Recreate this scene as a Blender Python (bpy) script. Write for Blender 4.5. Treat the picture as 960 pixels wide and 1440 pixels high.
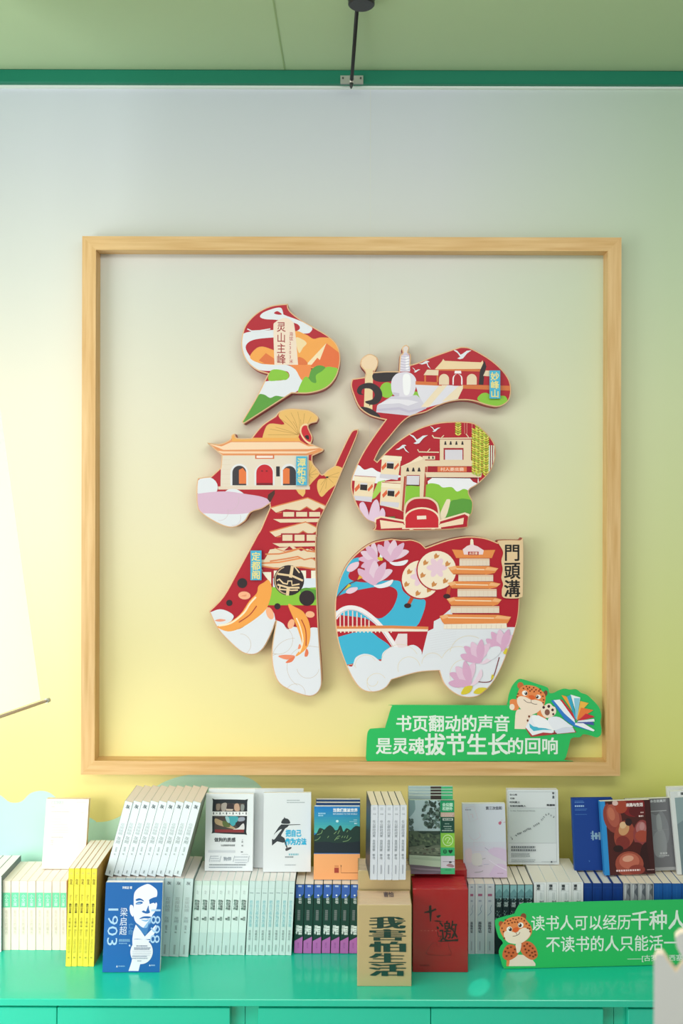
import bpy, math, random
from mathutils import Vector, Matrix
from mathutils.geometry import tessellate_polygon

random.seed(7)
for _o in list(bpy.data.objects):
    bpy.data.objects.remove(_o)
scene = bpy.context.scene
COL = scene.collection
rad = math.radians

# ------------------------------------------------------------------ camera, light, exposure
WALL = 2.78          # distance from the lens to the wall
EYE = 1.727          # height of the lens
F = 1300.0           # focal length in pixels of a 960 x 1440 frame
CX, CY = 498.0, 695.0
ROLL = rad(0.15)
CAM = Vector((0.0, -WALL, EYE))
cam_data = bpy.data.cameras.new('camera')
cam = bpy.data.objects.new('camera', cam_data)
COL.objects.link(cam)
cam_data.sensor_fit = 'AUTO'
cam_data.sensor_width = 36.0
cam_data.lens = 36.0 * F / 1440.0
cam_data.shift_x = (480.0 - CX) / 1440.0
cam_data.shift_y = -(720.0 - CY) / 1440.0
cam_data.clip_start = 0.05
cam.matrix_world = Matrix.Translation(CAM) @ Matrix.Rotation(rad(90), 4, 'X') @ Matrix.Rotation(ROLL, 4, 'Z')
cam_data.dof.use_dof = True
cam_data.dof.focus_distance = 2.62
cam_data.dof.aperture_fstop = 4.0
scene.camera = cam

world = bpy.data.worlds.new('daylight')
scene.world = world
world.use_nodes = True
_bg = world.node_tree.nodes['Background']
_bg.inputs['Color'].default_value = (0.94, 0.97, 0.97, 1)
_bg.inputs['Strength'].default_value = 0.34

def area(name, loc, target, sx, sy, power, color, spread=180):
    l = bpy.data.lights.new(name, 'AREA')
    l.shape = 'RECTANGLE'
    l.size, l.size_y = sx, sy
    l.energy = power
    l.color = color
    l.spread = rad(spread)
    o = bpy.data.objects.new(name, l)
    o.location = loc
    d = Vector(target) - Vector(loc)
    o.rotation_euler = d.to_track_quat('-Z', 'Y').to_euler()
    COL.objects.link(o)
    return o

area('window_daylight', (-2.7, -1.75, 1.35), (0.1, 0, 1.1), 2.2, 2.0, 48, (0.98, 0.99, 1.0))
area('lower_left_fill', (-1.75, -2.5, 1.5), (-1.05, 0, 0.55), 0.7, 1.0, 3.6, (1.0, 0.99, 0.96), 80)  # unseen lamp added to brighten the sunlit lower left
area('shop_lighting', (0.15, -1.9, 2.95), (0.1, -0.25, 0.6), 2.6, 0.9, 36, (1.0, 0.99, 0.97))

def beam(name, loc, target, deg, power, blend=0.25):
    l = bpy.data.lights.new(name, 'SPOT')
    l.energy, l.spot_size, l.spot_blend, l.shadow_soft_size = power, rad(deg), blend, 0.004
    l.color = (1.0, 0.98, 0.92)
    o = bpy.data.objects.new(name, l)
    o.location = loc
    o.rotation_euler = (Vector(target) - Vector(loc)).to_track_quat('-Z', 'Y').to_euler()
    COL.objects.link(o)
beam('sun_fleck', (-0.9, -2.9, 2.3), (0.326, -0.385, 0.45), 0.95, 230, 0.5)
beam('lower_left_sun', (-2.2, -2.6, 2.2), (-0.98, -0.30, 0.45), 14, 45, 0.3)  # added spot standing in for direct sun on the lower left

scene.view_settings.view_transform = 'Standard'
scene.view_settings.look = 'None'
scene.view_settings.gamma = 1.0
scene.view_settings.use_curve_mapping = False
scene.view_settings.exposure = 0.43

# ------------------------------------------------------------------ materials
def lin(c):
    c = c / 255.0
    return c / 12.92 if c <= 0.04045 else ((c + 0.055) / 1.055) ** 2.4

def rgb(h):
    h = h.lstrip('#')
    return tuple(lin(int(h[i:i + 2], 16)) for i in (0, 2, 4))

_mats = {}
def M(h, rough=0.55, coat=0.0, metal=0.0, grain=0.0, spec=0.4):
    key = (h, rough, coat, metal, grain, spec)
    if key in _mats:
        return _mats[key]
    m = bpy.data.materials.new('paint_' + h.lstrip('#'))
    m.use_nodes = True
    b = m.node_tree.nodes['Principled BSDF']
    b.inputs['Base Color'].default_value = (*rgb(h), 1)
    b.inputs['Roughness'].default_value = rough
    b.inputs['Metallic'].default_value = metal
    b.inputs['Specular IOR Level'].default_value = spec
    if coat:
        b.inputs['Coat Weight'].default_value = coat
        b.inputs['Coat Roughness'].default_value = 0.06
    if grain:
        nt = m.node_tree
        n = nt.nodes.new('ShaderNodeTexNoise')
        n.inputs['Scale'].default_value = 60
        bp = nt.nodes.new('ShaderNodeBump')
        bp.inputs['Strength'].default_value = grain
        bp.inputs['Distance'].default_value = 0.002
        nt.links.new(n.outputs['Fac'], bp.inputs['Height'])
        nt.links.new(bp.outputs['Normal'], b.inputs['Normal'])
    _mats[key] = m
    return m

def wood():
    m = bpy.data.materials.new('pale_wood')
    m.use_nodes = True
    nt = m.node_tree
    b = nt.nodes['Principled BSDF']
    tc = nt.nodes.new('ShaderNodeTexCoord')
    mp = nt.nodes.new('ShaderNodeMapping')
    mp.inputs['Scale'].default_value = (3, 60, 60)
    n = nt.nodes.new('ShaderNodeTexNoise')
    n.inputs['Scale'].default_value = 1.6
    n.inputs['Detail'].default_value = 5
    r = nt.nodes.new('ShaderNodeValToRGB')
    r.color_ramp.elements[0].position = 0.3
    r.color_ramp.elements[0].color = (*rgb('cfa264'), 1)
    r.color_ramp.elements[1].position = 0.72
    r.color_ramp.elements[1].color = (*rgb('e4bf88'), 1)
    nt.links.new(tc.outputs['Object'], mp.inputs['Vector'])
    nt.links.new(mp.outputs['Vector'], n.inputs['Vector'])
    nt.links.new(n.outputs['Fac'], r.inputs['Fac'])
    nt.links.new(r.outputs['Color'], b.inputs['Base Color'])
    b.inputs['Roughness'].default_value = 0.5
    return m

def wallpaper():
    # printed ombre paper: grey-white at the top to lemon at the skirting, greener and darker to the right, where weaker light is painted into the colour
    m = bpy.data.materials.new('ombre_wallpaper')
    m.use_nodes = True
    nt = m.node_tree
    b = nt.nodes['Principled BSDF']
    g = nt.nodes.new('ShaderNodeNewGeometry')
    s = nt.nodes.new('ShaderNodeSeparateXYZ')
    mr = nt.nodes.new('ShaderNodeMapRange')
    mr.inputs[1].default_value, mr.inputs[2].default_value = 0.6, 3.0
    r = nt.nodes.new('ShaderNodeValToRGB')
    cr = r.color_ramp
    stops = [(0.0, 'f0dc78'), (0.12, 'efe092'), (0.27, 'ece1a8'), (0.42, 'e8e0bc'), (0.58, 'e4dfca'), (0.74, 'd6d8d0'), (0.9, 'cacfd4'), (1.0, 'c4ccd4')]
    cr.elements[0].position, cr.elements[0].color = stops[0][0], (*rgb(stops[0][1]), 1)
    cr.elements[1].position, cr.elements[1].color = stops[-1][0], (*rgb(stops[-1][1]), 1)
    for p, h in stops[1:-1]:
        e = cr.elements.new(p)
        e.color = (*rgb(h), 1)
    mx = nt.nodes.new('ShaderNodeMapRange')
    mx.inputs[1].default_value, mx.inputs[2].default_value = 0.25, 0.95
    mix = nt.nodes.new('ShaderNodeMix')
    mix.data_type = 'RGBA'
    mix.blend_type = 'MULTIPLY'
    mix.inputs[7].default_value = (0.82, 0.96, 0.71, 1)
    nz = nt.nodes.new('ShaderNodeTexNoise')
    nz.inputs['Scale'].default_value = 220
    bp = nt.nodes.new('ShaderNodeBump')
    bp.inputs['Strength'].default_value = 0.05
    bp.inputs['Distance'].default_value = 0.001
    L = nt.links.new
    L(g.outputs['Position'], s.inputs[0])
    L(s.outputs['Z'], mr.inputs[0])
    L(mr.outputs[0], r.inputs['Fac'])
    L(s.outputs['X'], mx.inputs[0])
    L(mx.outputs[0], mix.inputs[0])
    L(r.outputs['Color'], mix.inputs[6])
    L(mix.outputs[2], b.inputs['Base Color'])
    L(nz.outputs['Fac'], bp.inputs['Height'])
    L(bp.outputs['Normal'], b.inputs['Normal'])
    b.inputs['Roughness'].default_value = 0.6
    return m

# ------------------------------------------------------------------ measuring: a pixel of the photo at a distance
def ray(px, py):
    dx, dy = px - CX, py - CY
    c, s = math.cos(ROLL), math.sin(ROLL)
    return Vector(((dx * c + dy * s) / F, 1.0, -(-dx * s + dy * c) / F))

def W(px, py, z):
    return CAM + ray(px, py) * z

def plane_map(P0, n):
    n = n.normalized()
    def f(px, py, off=0.0):
        d = ray(px, py)
        t = (P0 + n * off - CAM).dot(n) / d.dot(n)
        return CAM + d * t
    return f

def crop(ox, oy, s):
    return lambda pts: [(ox + p[0] / s, oy + p[1] / s) + tuple(p[2:]) for p in pts]

# ------------------------------------------------------------------ mesh building
def link(o, parent=None):
    COL.objects.link(o)
    if parent is not None:
        o.parent = parent
    return o

def tag(o, label=None, cat=None, group=None, kind=None):
    if label: o['label'] = label
    if cat: o['category'] = cat
    if group: o['group'] = group
    if kind: o['kind'] = kind
    return o

def empty(name, loc, label, cat, group=None, rot=(0, 0, 0)):
    o = bpy.data.objects.new(name, None)
    o.empty_display_size = 0.05
    o.location = loc
    o.rotation_euler = rot
    link(o)
    return tag(o, label, cat, group)

def dup(root):
    r = root.copy()
    COL.objects.link(r)
    for ch in list(root.children):
        c = ch.copy()
        COL.objects.link(c)
        c.parent = r
        for g in list(ch.children):
            d = g.copy()
            COL.objects.link(d)
            d.parent = c
    return r

class MB:
    def __init__(s, origin=(0, 0, 0)):
        s.v, s.f, s.fm, s.mats, s.sm, s.o = [], [], [], [], [], Vector(origin)
    def mi(s, m):
        if m not in s.mats: s.mats.append(m)
        return s.mats.index(m)
    def face(s, pts, m, smooth=False):
        i = len(s.v)
        s.v += [tuple(Vector(p) - s.o) for p in pts]
        s.f.append(tuple(range(i, i + len(pts))))
        s.fm.append(s.mi(m)); s.sm.append(smooth)
    def box(s, x0, x1, y0, y1, z0, z1, m, b=0.0):
        # box with bevelled vertical and horizontal edges
        if b <= 0:
            P = [(x, y, z) for x in (x0, x1) for y in (y0, y1) for z in (z0, z1)]
            for q in ((0, 1, 3, 2), (4, 6, 7, 5), (0, 4, 5, 1), (2, 3, 7, 6), (0, 2, 6, 4), (1, 5, 7, 3)):
                s.face([P[k] for k in q], m)
            return
        rings = []
        for z, i in ((z0, b), (z0 + b, 0), (z1 - b, 0), (z1, b)):
            X0, X1, Y0, Y1 = x0 + i, x1 - i, y0 + i, y1 - i
            k = b if i == 0 else b * 0.5
            rings.append([(X0 + k, Y0, z), (X1 - k, Y0, z), (X1, Y0 + k, z), (X1, Y1 - k, z), (X1 - k, Y1, z), (X0 + k, Y1, z), (X0, Y1 - k, z), (X0, Y0 + k, z)])
        for a, c in zip(rings, rings[1:]):
            for j in range(8):
                s.face([a[j], a[(j + 1) % 8], c[(j + 1) % 8], c[j]], m)
        s.face(rings[0][::-1], m); s.face(rings[-1], m)
    def prism(s, front, back, mf, ms, mb=None):
        n = len(front)
        for tri in tess2(front):
            s.face([front[k] for k in tri], mf)
        for tri in tess2(back):
            s.face([back[k] for k in tri][::-1], mb or ms)
        for i in range(n):
            j = (i + 1) % n
            s.face([front[i], front[j], back[j], back[i]], ms)
    def tube(s, path, r, m, n=12):
        path = [Vector(p) for p in path]
        rs = r if isinstance(r, (list, tuple)) else [r] * len(path)
        rings = []
        for i, p in enumerate(path):
            d = (path[min(i + 1, len(path) - 1)] - path[max(i - 1, 0)]).normalized()
            u = d.orthogonal().normalized(); w = d.cross(u)
            rings.append([p + (u * math.cos(2 * math.pi * k / n) + w * math.sin(2 * math.pi * k / n)) * rs[i] for k in range(n)])
        # keep rings aligned
        for a in range(1, len(rings)):
            best = min(range(n), key=lambda q: sum((rings[a][(k + q) % n] - rings[a - 1][k]).length for k in range(n)))
            rings[a] = rings[a][best:] + rings[a][:best]
        for a, b in zip(rings, rings[1:]):
            for k in range(n):
                s.face([a[k], a[(k + 1) % n], b[(k + 1) % n], b[k]], m, True)
        s.face(rings[0][::-1], m); s.face(rings[-1], m)
    def lathe(s, c, prof, m, n=28):
        c = Vector(c)
        rings = [[c + Vector((r * math.cos(2 * math.pi * k / n), r * math.sin(2 * math.pi * k / n), z)) for k in range(n)] for r, z in prof]
        for a, b in zip(rings, rings[1:]):
            for k in range(n):
                s.face([a[k], a[(k + 1) % n], b[(k + 1) % n], b[k]], m)
        s.face(rings[0][::-1], m); s.face(rings[-1], m)
    def obj(s, name, parent=None):
        me = bpy.data.meshes.new(name)
        me.from_pydata(s.v, [], s.f)
        for m in s.mats: me.materials.append(m)
        me.polygons.foreach_set('material_index', s.fm)
        me.polygons.foreach_set('use_smooth', s.sm)
        import bmesh
        bm = bmesh.new(); bm.from_mesh(me)
        bmesh.ops.remove_doubles(bm, verts=bm.verts, dist=1e-6)
        bm.to_mesh(me); bm.free()
        me.update()
        o = bpy.data.objects.new(name, me)
        if parent is None:
            o.location = s.o
        return link(o, parent)

def tess2(pts):
    try:
        return tessellate_polygon([[Vector(p) if len(p) == 3 else Vector((p[0], p[1], 0)) for p in pts]])
    except Exception:
        return [(0, i, i + 1) for i in range(1, len(pts) - 1)]

# ------------------------------------------------------------------ flat printing
def spline(pts, n=5, closed=True):
    N = len(pts); out = []
    rng = range(N if closed else N - 1)
    for i in rng:
        p1, p2 = pts[i], pts[(i + 1) % N]
        p0 = pts[i - 1] if (closed or i > 0) else p1
        p3 = pts[(i + 2) % N] if (closed or i + 2 < N) else p2
        if len(p1) > 2: p0 = p1
        if len(p2) > 2: p3 = p2
        for k in range(n):
            t = k / n
            c = []
            for a in (0, 1):
                c.append(0.5 * (2 * p1[a] + (p2[a] - p0[a]) * t + (2 * p0[a] - 5 * p1[a] + 4 * p2[a] - p3[a]) * t * t + (3 * p1[a] - p0[a] - 3 * p2[a] + p3[a]) * t ** 3))
            out.append(tuple(c))
    if not closed: out.append(tuple(pts[-1][:2]))
    return out

def area2(p):
    return 0.5 * sum(p[i][0] * p[(i + 1) % len(p)][1] - p[(i + 1) % len(p)][0] * p[i][1] for i in range(len(p)))

def inset(p, d):
    n = len(p); sgn = 1 if area2(p) > 0 else -1; out = []
    for i in range(n):
        a, b, c = p[i - 1], p[i], p[(i + 1) % n]
        e1 = (b[0] - a[0], b[1] - a[1]); e2 = (c[0] - b[0], c[1] - b[1])
        l1 = math.hypot(*e1) or 1; l2 = math.hypot(*e2) or 1
        n1 = (-e1[1] / l1 * sgn, e1[0] / l1 * sgn); n2 = (-e2[1] / l2 * sgn, e2[0] / l2 * sgn)
        m = (n1[0] + n2[0], n1[1] + n2[1]); ml = m[0] * m[0] + m[1] * m[1]
        k = min(2 * d / ml if ml > 1e-6 else d, 2.2 * d)
        out.append((b[0] + m[0] * k, b[1] + m[1] * k))
    return out

def clip_convex(sub, tri):
    if area2(tri) < 0: tri = tri[::-1]
    for i in range(3):
        a, b = tri[i], tri[(i + 1) % 3]
        res = []
        for j in range(len(sub)):
            p, q = sub[j], sub[(j + 1) % len(sub)]
            sp = (b[0] - a[0]) * (p[1] - a[1]) - (b[1] - a[1]) * (p[0] - a[0])
            sq = (b[0] - a[0]) * (q[1] - a[1]) - (b[1] - a[1]) * (q[0] - a[0])
            if sp >= 0: res.append(p)
            if sp * sq < 0:
                t = sp / (sp - sq)
                res.append((p[0] + (q[0] - p[0]) * t, p[1] + (q[1] - p[1]) * t))
        sub = res
        if len(sub) < 3: return None
    return sub

_gl = {}
def glyph(s, bold=0.0):
    key = (s, bold)
    if key not in _gl:
        c = bpy.data.curves.new('t', 'FONT')
        c.body = s; c.offset = bold; c.resolution_u = 2
        o = bpy.data.objects.new('t', c)
        me = bpy.data.meshes.new_from_object(o)
        v = [(p.co.x, p.co.y) for p in me.vertices]
        f = [tuple(p.vertices) for p in me.polygons]
        bpy.data.objects.remove(o); bpy.data.curves.remove(c); bpy.data.meshes.remove(me)
        _gl[key] = (v, f)
    return _gl[key]

class Art:
    """ink laid on a surface, each colour a hair above the last; coordinates run right and down"""
    def __init__(s, mb, fmap, clip=None, eps=3e-5):
        s.mb, s.fmap, s.layer, s.eps = mb, fmap, 1, eps
        s.tris = None
        if clip:
            s.tris = []
            for t in tess2([p[:2] for p in clip]):
                T = [tuple(clip[k][:2]) for k in t]
                if abs(area2(T)) > 1e-9:
                    s.tris.append((T, min(p[0] for p in T), max(p[0] for p in T), min(p[1] for p in T), max(p[1] for p in T)))
    def _emit(s, poly, m):
        if s.tris is None:
            s.mb.face([s.fmap(p[0], p[1], s.layer * s.eps) for p in poly], m)
            return
        x0, x1 = min(p[0] for p in poly), max(p[0] for p in poly)
        y0, y1 = min(p[1] for p in poly), max(p[1] for p in poly)
        for T, a, b, c, d in s.tris:
            if a > x1 or b < x0 or c > y1 or d < y0: continue
            r = clip_convex(list(poly), T)
            if r and len(r) >= 3:
                s.mb.face([s.fmap(p[0], p[1], s.layer * s.eps) for p in r], m)
    def poly(s, pts, h, smooth=0, rough=0.5):
        m = M(h, rough) if isinstance(h, str) else h
        s.layer += 1
        if smooth: pts = spline(pts, smooth)
        pts = [tuple(p[:2]) for p in pts]
        for t in tess2(pts):
            s._emit([pts[k] for k in t], m)
    def rect(s, x0, y0, x1, y1, h):
        s.poly([(x0, y0), (x1, y0), (x1, y1), (x0, y1)], h)
    def ell(s, cx, cy, rx, ry, h, rot=0, n=20, a0=0, a1=360):
        c, d = math.cos(rad(rot)), math.sin(rad(rot))
        P = []
        full = (a1 - a0) >= 360
        for k in range(n if full else n + 1):
            t = rad(a0 + (a1 - a0) * k / n)
            x, y = rx * math.cos(t), ry * math.sin(t)
            P.append((cx + x * c - y * d, cy + x * d + y * c))
        s.poly(P, h)
    def stroke(s, pts, w, h, smooth=0):
        m = M(h, 0.5) if isinstance(h, str) else h
        s.layer += 1
        if smooth: pts = spline(pts, smooth, closed=False)
        L, R = [], []
        for i, p in enumerate(pts):
            a, b = pts[max(i - 1, 0)], pts[min(i + 1, len(pts) - 1)]
            dx, dy = b[0] - a[0], b[1] - a[1]
            l = math.hypot(dx, dy) or 1
            L.append((p[0] - dy / l * w / 2, p[1] + dx / l * w / 2)); R.append((p[0] + dy / l * w / 2, p[1] - dx / l * w / 2))
        for i in range(len(pts) - 1):
            s._emit([L[i], L[i + 1], R[i + 1], R[i]], m)
    def ring(s, cx, cy, rx, ry, w, h, a0=0, a1=360, n=24):
        s.stroke([(cx + rx * math.cos(rad(a0 + (a1 - a0) * k / n)), cy + ry * math.sin(rad(a0 + (a1 - a0) * k / n))) for k in range(n + 1)], w, h)
    def _glyphs(s, v, f, fn, m, bold=0.0):
        s.layer += 1
        shifts = [(0, 0)] if bold <= 0 else [(-bold, -bold * .7), (bold, -bold * .7), (-bold, bold * .7), (bold, bold * .7)]
        for dx, dy in shifts:
            s.layer += 1
            s._glyph1([fn(x + dx, y + dy) for x, y in v], f, m)
    def _glyph1(s, P, f, m):
        i0 = len(s.mb.v)
        if s.tris is None:
            s.mb.v += [tuple(s.fmap(p[0], p[1], s.layer * s.eps) - s.mb.o) for p in P]
            mi = s.mb.mi(m)
            for q in f:
                s.mb.f.append(tuple(i0 + k for k in q)); s.mb.fm.append(mi); s.mb.sm.append(False)
        else:
            for q in f: s._emit([P[k] for k in q], m)
    def fit(s, t, x0, y0, x1, y1, h, bold=0.0, quarter=0, slope=0.0):
        """whole string stretched into a rectangle; quarter=1 reads downwards"""
        m = M(h, 0.5) if isinstance(h, str) else h
        v, f = glyph(t)
        if not v: return
        a, b = min(p[0] for p in v), max(p[0] for p in v)
        c, d = min(p[1] for p in v), max(p[1] for p in v)
        def fn(x, y):
            u, w = (x - a) / (b - a), (d - y) / (d - c)
            if quarter: return (x1 - w * (x1 - x0), y0 + u * (y1 - y0))
            X = x0 + u * (x1 - x0)
            return (X, y0 + w * (y1 - y0) + (X - x0) * slope)
        s._glyphs(v, f, fn, m, bold)
    def vtext(s, t, xc, y0, y1, w, h, bold=0.0):
        m = M(h, 0.5) if isinstance(h, str) else h
        p = (y1 - y0) / len(t)
        for i, ch in enumerate(t):
            v, f = glyph(ch)
            if not v: continue
            s._glyphs(v, f, lambda x, y, i=i: (xc + (x - 0.5) * w, y0 + p * (i + 0.5) - (y - 0.38) * p), m, bold)
    def char(s, ch, xc, yc, w, h_, h, bold=0.0, rot=0):
        m = M(h, 0.5) if isinstance(h, str) else h
        v, f = glyph(ch)
        a, b = min(p[0] for p in v), max(p[0] for p in v)
        c, d = min(p[1] for p in v), max(p[1] for p in v)
        k, q = math.cos(rad(rot)), math.sin(rad(rot))
        def fn(x, y):
            X, Y = ((x - a) / (b - a) - .5) * w, ((d - y) / (d - c) - .5) * h_
            return (xc + X * k - Y * q, yc + X * q + Y * k)
        s._glyphs(v, f, fn, m, bold)
    def lines(s, x0, x1, ys, hgt, h, seed=1):
        """rows of print too small to read"""
        r = random.Random(seed)
        m = M(h, 0.5)
        for y in ys:
            x = x0
            end = x1 - r.random() * 0.15 * (x1 - x0)
            s.layer += 1
            while x < end:
                w = hgt * (0.7 + 0.5 * r.random())
                s._emit([(x, y), (min(x + w, end), y), (min(x + w, end), y + hgt), (x, y + hgt)], m)
                x += w + hgt * 0.35
    def bird(s, x, y, k, h, rot=0):
        P = [(-1, -.55), (-.45, -.35), (-.1, .05), (.15, -.1), (.5, -.35), (1, -.4), (.55, -.1), (.3, .2), (.12, .42), (-.2, .5), (-.45, .42), (-.15, .25), (-.4, -.1)]
        c, d = math.cos(rad(rot)), math.sin(rad(rot))
        s.poly([(x + (a * c - b * d) * k, y + (a * d + b * c) * k) for a, b in P], h)

# ================================================================== THE SETTING
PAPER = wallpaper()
GREEN_CEIL = M('adc69c', 0.7, grain=0.1)
TEAL = M('16c8a6', 0.26, spec=0.8, coat=0.3)
CABTOP = 0.45

m = MB()
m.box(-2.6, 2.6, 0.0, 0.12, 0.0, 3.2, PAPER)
wm = plane_map(Vector((0, 0, 0)), Vector((0, -1, 0)))
a = Art(m, wm, eps=1e-4)
MINT, MINT2 = M('bce8d6', 0.6), M('c4e8cc', 0.6)
a.poly([(-420, 1150), (-300, 1120), (-180, 1135), (-60, 1108), (-20, 1112), (0, 1118), (14, 1128), (30, 1127), (42, 1116), (56, 1112), (70, 1115), (86, 1128), (110, 1150), (140, 1175), (140, 1400, 1), (-420, 1400, 1)], MINT, 4)
a.poly([(100, 1164), (125, 1157), (150, 1155), (170, 1147), (186, 1132), (208, 1114), (232, 1099), (262, 1090), (300, 1087), (336, 1090), (360, 1100), (378, 1122), (392, 1150), (420, 1190), (430, 1400, 1), (90, 1400, 1)], MINT2, 4)
m.face([(.045 + dx, -0.0004, z) for dx, z in ((0, 1.9), (.0008, 1.9), (.0008, 2.95), (0, 2.95))], M('d6d6ca', 0.7))   # paper seam
tag(m.obj('wall_back'), kind='structure')

m = MB(); m.box(-2.6, 2.6, -4.2, 0.12, -0.1, 0.0, M('b9b2a6', 0.4, grain=0.1)); tag(m.obj('floor'), kind='structure')
m = MB(); m.box(-2.6, 2.6, -4.2, 0.12, 2.99, 3.09, GREEN_CEIL)
sx = W(400, 95, 2.75).x
m.box(sx - .002, sx + .002, -4.0, -0.03, 2.9885, 2.99, M('94ae7c', 0.7))
tag(m.obj('ceiling'), kind='structure')
zt, zb = W(498, 99, 2.75).z, W(498, 117, 2.75).z
m = MB()
m.box(-2.6, 2.6, -0.03, 0.0, zb, 2.99, M('06765a', 0.5), 0.003)
m.box(-2.6, 2.6, -0.012, 0.0, zb - 0.006, zb, M('dfe9e0', 0.6))
tag(m.obj('trim_1'), kind='structure')

# ------------------------------------------------------------------ brace rod with its bracket
B = W(494, 112, 2.745)
rod = empty('ceiling_brace_rod', B, 'thin black rod rising from a grey wall bracket to the ceiling', 'rod')
m = MB(B)
P0, P1 = W(494.5, 111, 2.71), W(502, 9, 2.36)
m.tube([P0, P0 + (P1 - P0) * .02, P1], [.0062, .0052, .0052], M('16181a', 0.4))
m.obj('rod', rod)
m = MB(B)
q = [W(x, y, 2.748) for x, y in ((478.5, 107), (510.5, 107), (510.5, 118.5), (478.5, 118.5))]
m.prism([p + Vector((0, -.004, 0)) for p in q], [p + Vector((0, .003, 0)) for p in q], M('b9bcb6', 0.35, metal=0.6), M('8f938e', 0.4, metal=0.6))
for x in (482, 507):
    c = W(x, 110, 2.742)
    m.tube([c, c + Vector((0, -.003, 0))], .0028, M('5d615e', 0.4, metal=.7), 10)
m.obj('bracket', rod)
m = MB(B)
m.tube([W(494.5, 106, 2.72), W(494, 117, 2.72)], .006, M('c8c4b8', 0.3, metal=.7), 12)
m.tube([W(494, 117, 2.72), W(493.6, 122, 2.72), W(493.5, 125, 2.72)], [.006, .0045, .001], M('3c3f3f', 0.4), 12)
m.obj('pin', rod)
m = MB(B)
c = W(508, 8, 2.33)
m.lathe((c.x, c.y, 0), [(.030, c.z), (.0335, c.z + .003), (.0335, 2.975), (.036, 2.977), (.036, 2.99)], M('12161c', 0.25))
m.obj('ceiling_rosette', rod)

# ------------------------------------------------------------------ wooden picture frame
WOOD = wood()
zf = WALL - 0.049
O = [W(*p, zf) for p in ((116.8, 330.5), (872, 335.5), (873.2, 1091), (112.3, 1089.5))]
x0, x1 = (O[0].x + O[3].x) / 2, (O[1].x + O[2].x) / 2
z1, z0 = (O[0].z + O[1].z) / 2, (O[2].z + O[3].z) / 2
fw = 0.0405
fc = Vector(((x0 + x1) / 2, 0, (z0 + z1) / 2))
fr = empty('wooden_frame', fc, 'large square pale wood frame around the red relief panels', 'frame')
def rail(name, pts, along_x):
    m = MB()
    front = [Vector((p[0], -0.049, p[1])) - fc for p in pts]
    back = [Vector((p[0], 0, p[1])) - fc for p in pts]
    if not along_x:
        rot = Matrix.Rotation(rad(90), 4, 'Y')
        inv = rot.inverted()
        front = [inv @ p for p in front]; back = [inv @ p for p in back]
    m.prism(front, back, WOOD, WOOD)
    o = m.obj(name, fr)
    if not along_x: o.rotation_euler = (0, rad(90), 0)
rail('rail', [(x0, z1), (x1, z1), (x1 - fw, z1 - fw), (x0 + fw, z1 - fw)], True)
rail('rail', [(x0, z0), (x1, z0), (x1 - fw, z0 + fw), (x0 + fw, z0 + fw)], True)
rail('stile', [(x0, z0), (x0 + fw, z0 + fw), (x0 + fw, z1 - fw), (x0, z1)], False)
rail('stile', [(x1, z0), (x1 - fw, z0 + fw), (x1 - fw, z1 - fw), (x1, z1)], False)

# ------------------------------------------------------------------ cabinet units and the worktop
zfront = F * (EYE - CABTOP) / (1406 - CY)
yfront = zfront - WALL
m = MB(); m.box(-1.75, 1.75, yfront, 0.0, CABTOP - 0.018, CABTOP, TEAL, 0.0015)
tag(m.obj('worktop'), 'long turquoise worktop carrying all the books and the lower green sign', 'worktop')
ydoor = yfront + 0.008
zd = WALL + ydoor
def X(px): return (px - CX) * zd / F
def cabinet(px0, px1, doors, label):
    x0, x1 = X(px0), X(px1)
    r = empty('cabinet_unit', ((x0 + x1) / 2, ydoor, 0), label, 'cabinet', 'turquoise cabinet units under the worktop')
    o = Vector(r.location)
    m = MB(o)
    t = 0.0365
    zt = CABTOP - 0.0185
    m.box(x0 + .0005, x0 + t, ydoor + .022, -0.002, 0.0, zt, TEAL); m.box(x1 - t, x1 - .0005, ydoor + .022, -0.002, 0.0, zt, TEAL)
    m.box(x0 + t, x1 - t, -0.012, -0.002, 0.0, zt, TEAL)
    m.box(x0 + t, x1 - t, ydoor + .022, -.012, 0.06, 0.078, TEAL)
    m.box(x0 + t, x1 - t, ydoor + .022, ydoor + .04, 0.0, 0.06, TEAL)
    m.box(x0 + t, x1 - t, ydoor + .022, -.012, zt - .018, zt, TEAL)
    m.obj('body', r)
    for a, b in doors:
        m = MB(o)
        m.box(X(a), X(b), ydoor, ydoor + .02, 0.065, CABTOP - 0.0265, TEAL, 0.0012)
        m.obj('door', r)
cabinet(-180, 345, [(-163, 81.4), (82.4, 325)], 'left turquoise two door cabinet unit below the yellow and blue books')
cabinet(345.2, 867.8, [(365, 607), (608, 850)], 'middle turquoise two door cabinet unit below the kraft and red boxes')
cabinet(868, 1390, [(885, 1127), (1128, 1370)], 'right turquoise cabinet unit partly hidden behind the blurred white board')

# ------------------------------------------------------------------ hanging scroll at the left edge
P0 = W(57, 984, 2.6)
D = (ray(878, 695) * 1.0); D.z = 0; D.normalize()
n = Vector((-D.y, D.x, 0)); n = n if n.y < 0 else -n
pm = plane_map(P0, n)
e0, e1 = pm(57, 984), pm(-1, 565)
k = (2.985 - e0.z) / (e1.z - e0.z)
top = e0 + (e1 - e0) * k
bl = pm(-150, 1057)
wdt = (bl - e0)
tl = top + Vector((wdt.x, wdt.y, 0))
sc = empty('hanging_scroll', P0, 'white hanging fabric scroll with a silver bottom rod at left edge', 'banner')
SCREEN = M('f6f6f6', 0.7).copy()
_nt = SCREEN.node_tree
_tr = _nt.nodes.new('ShaderNodeBsdfTranslucent'); _tr.inputs['Color'].default_value = (.93, .95, .97, 1)
_mx = _nt.nodes.new('ShaderNodeMixShader'); _mx.inputs[0].default_value = 0.6
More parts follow.
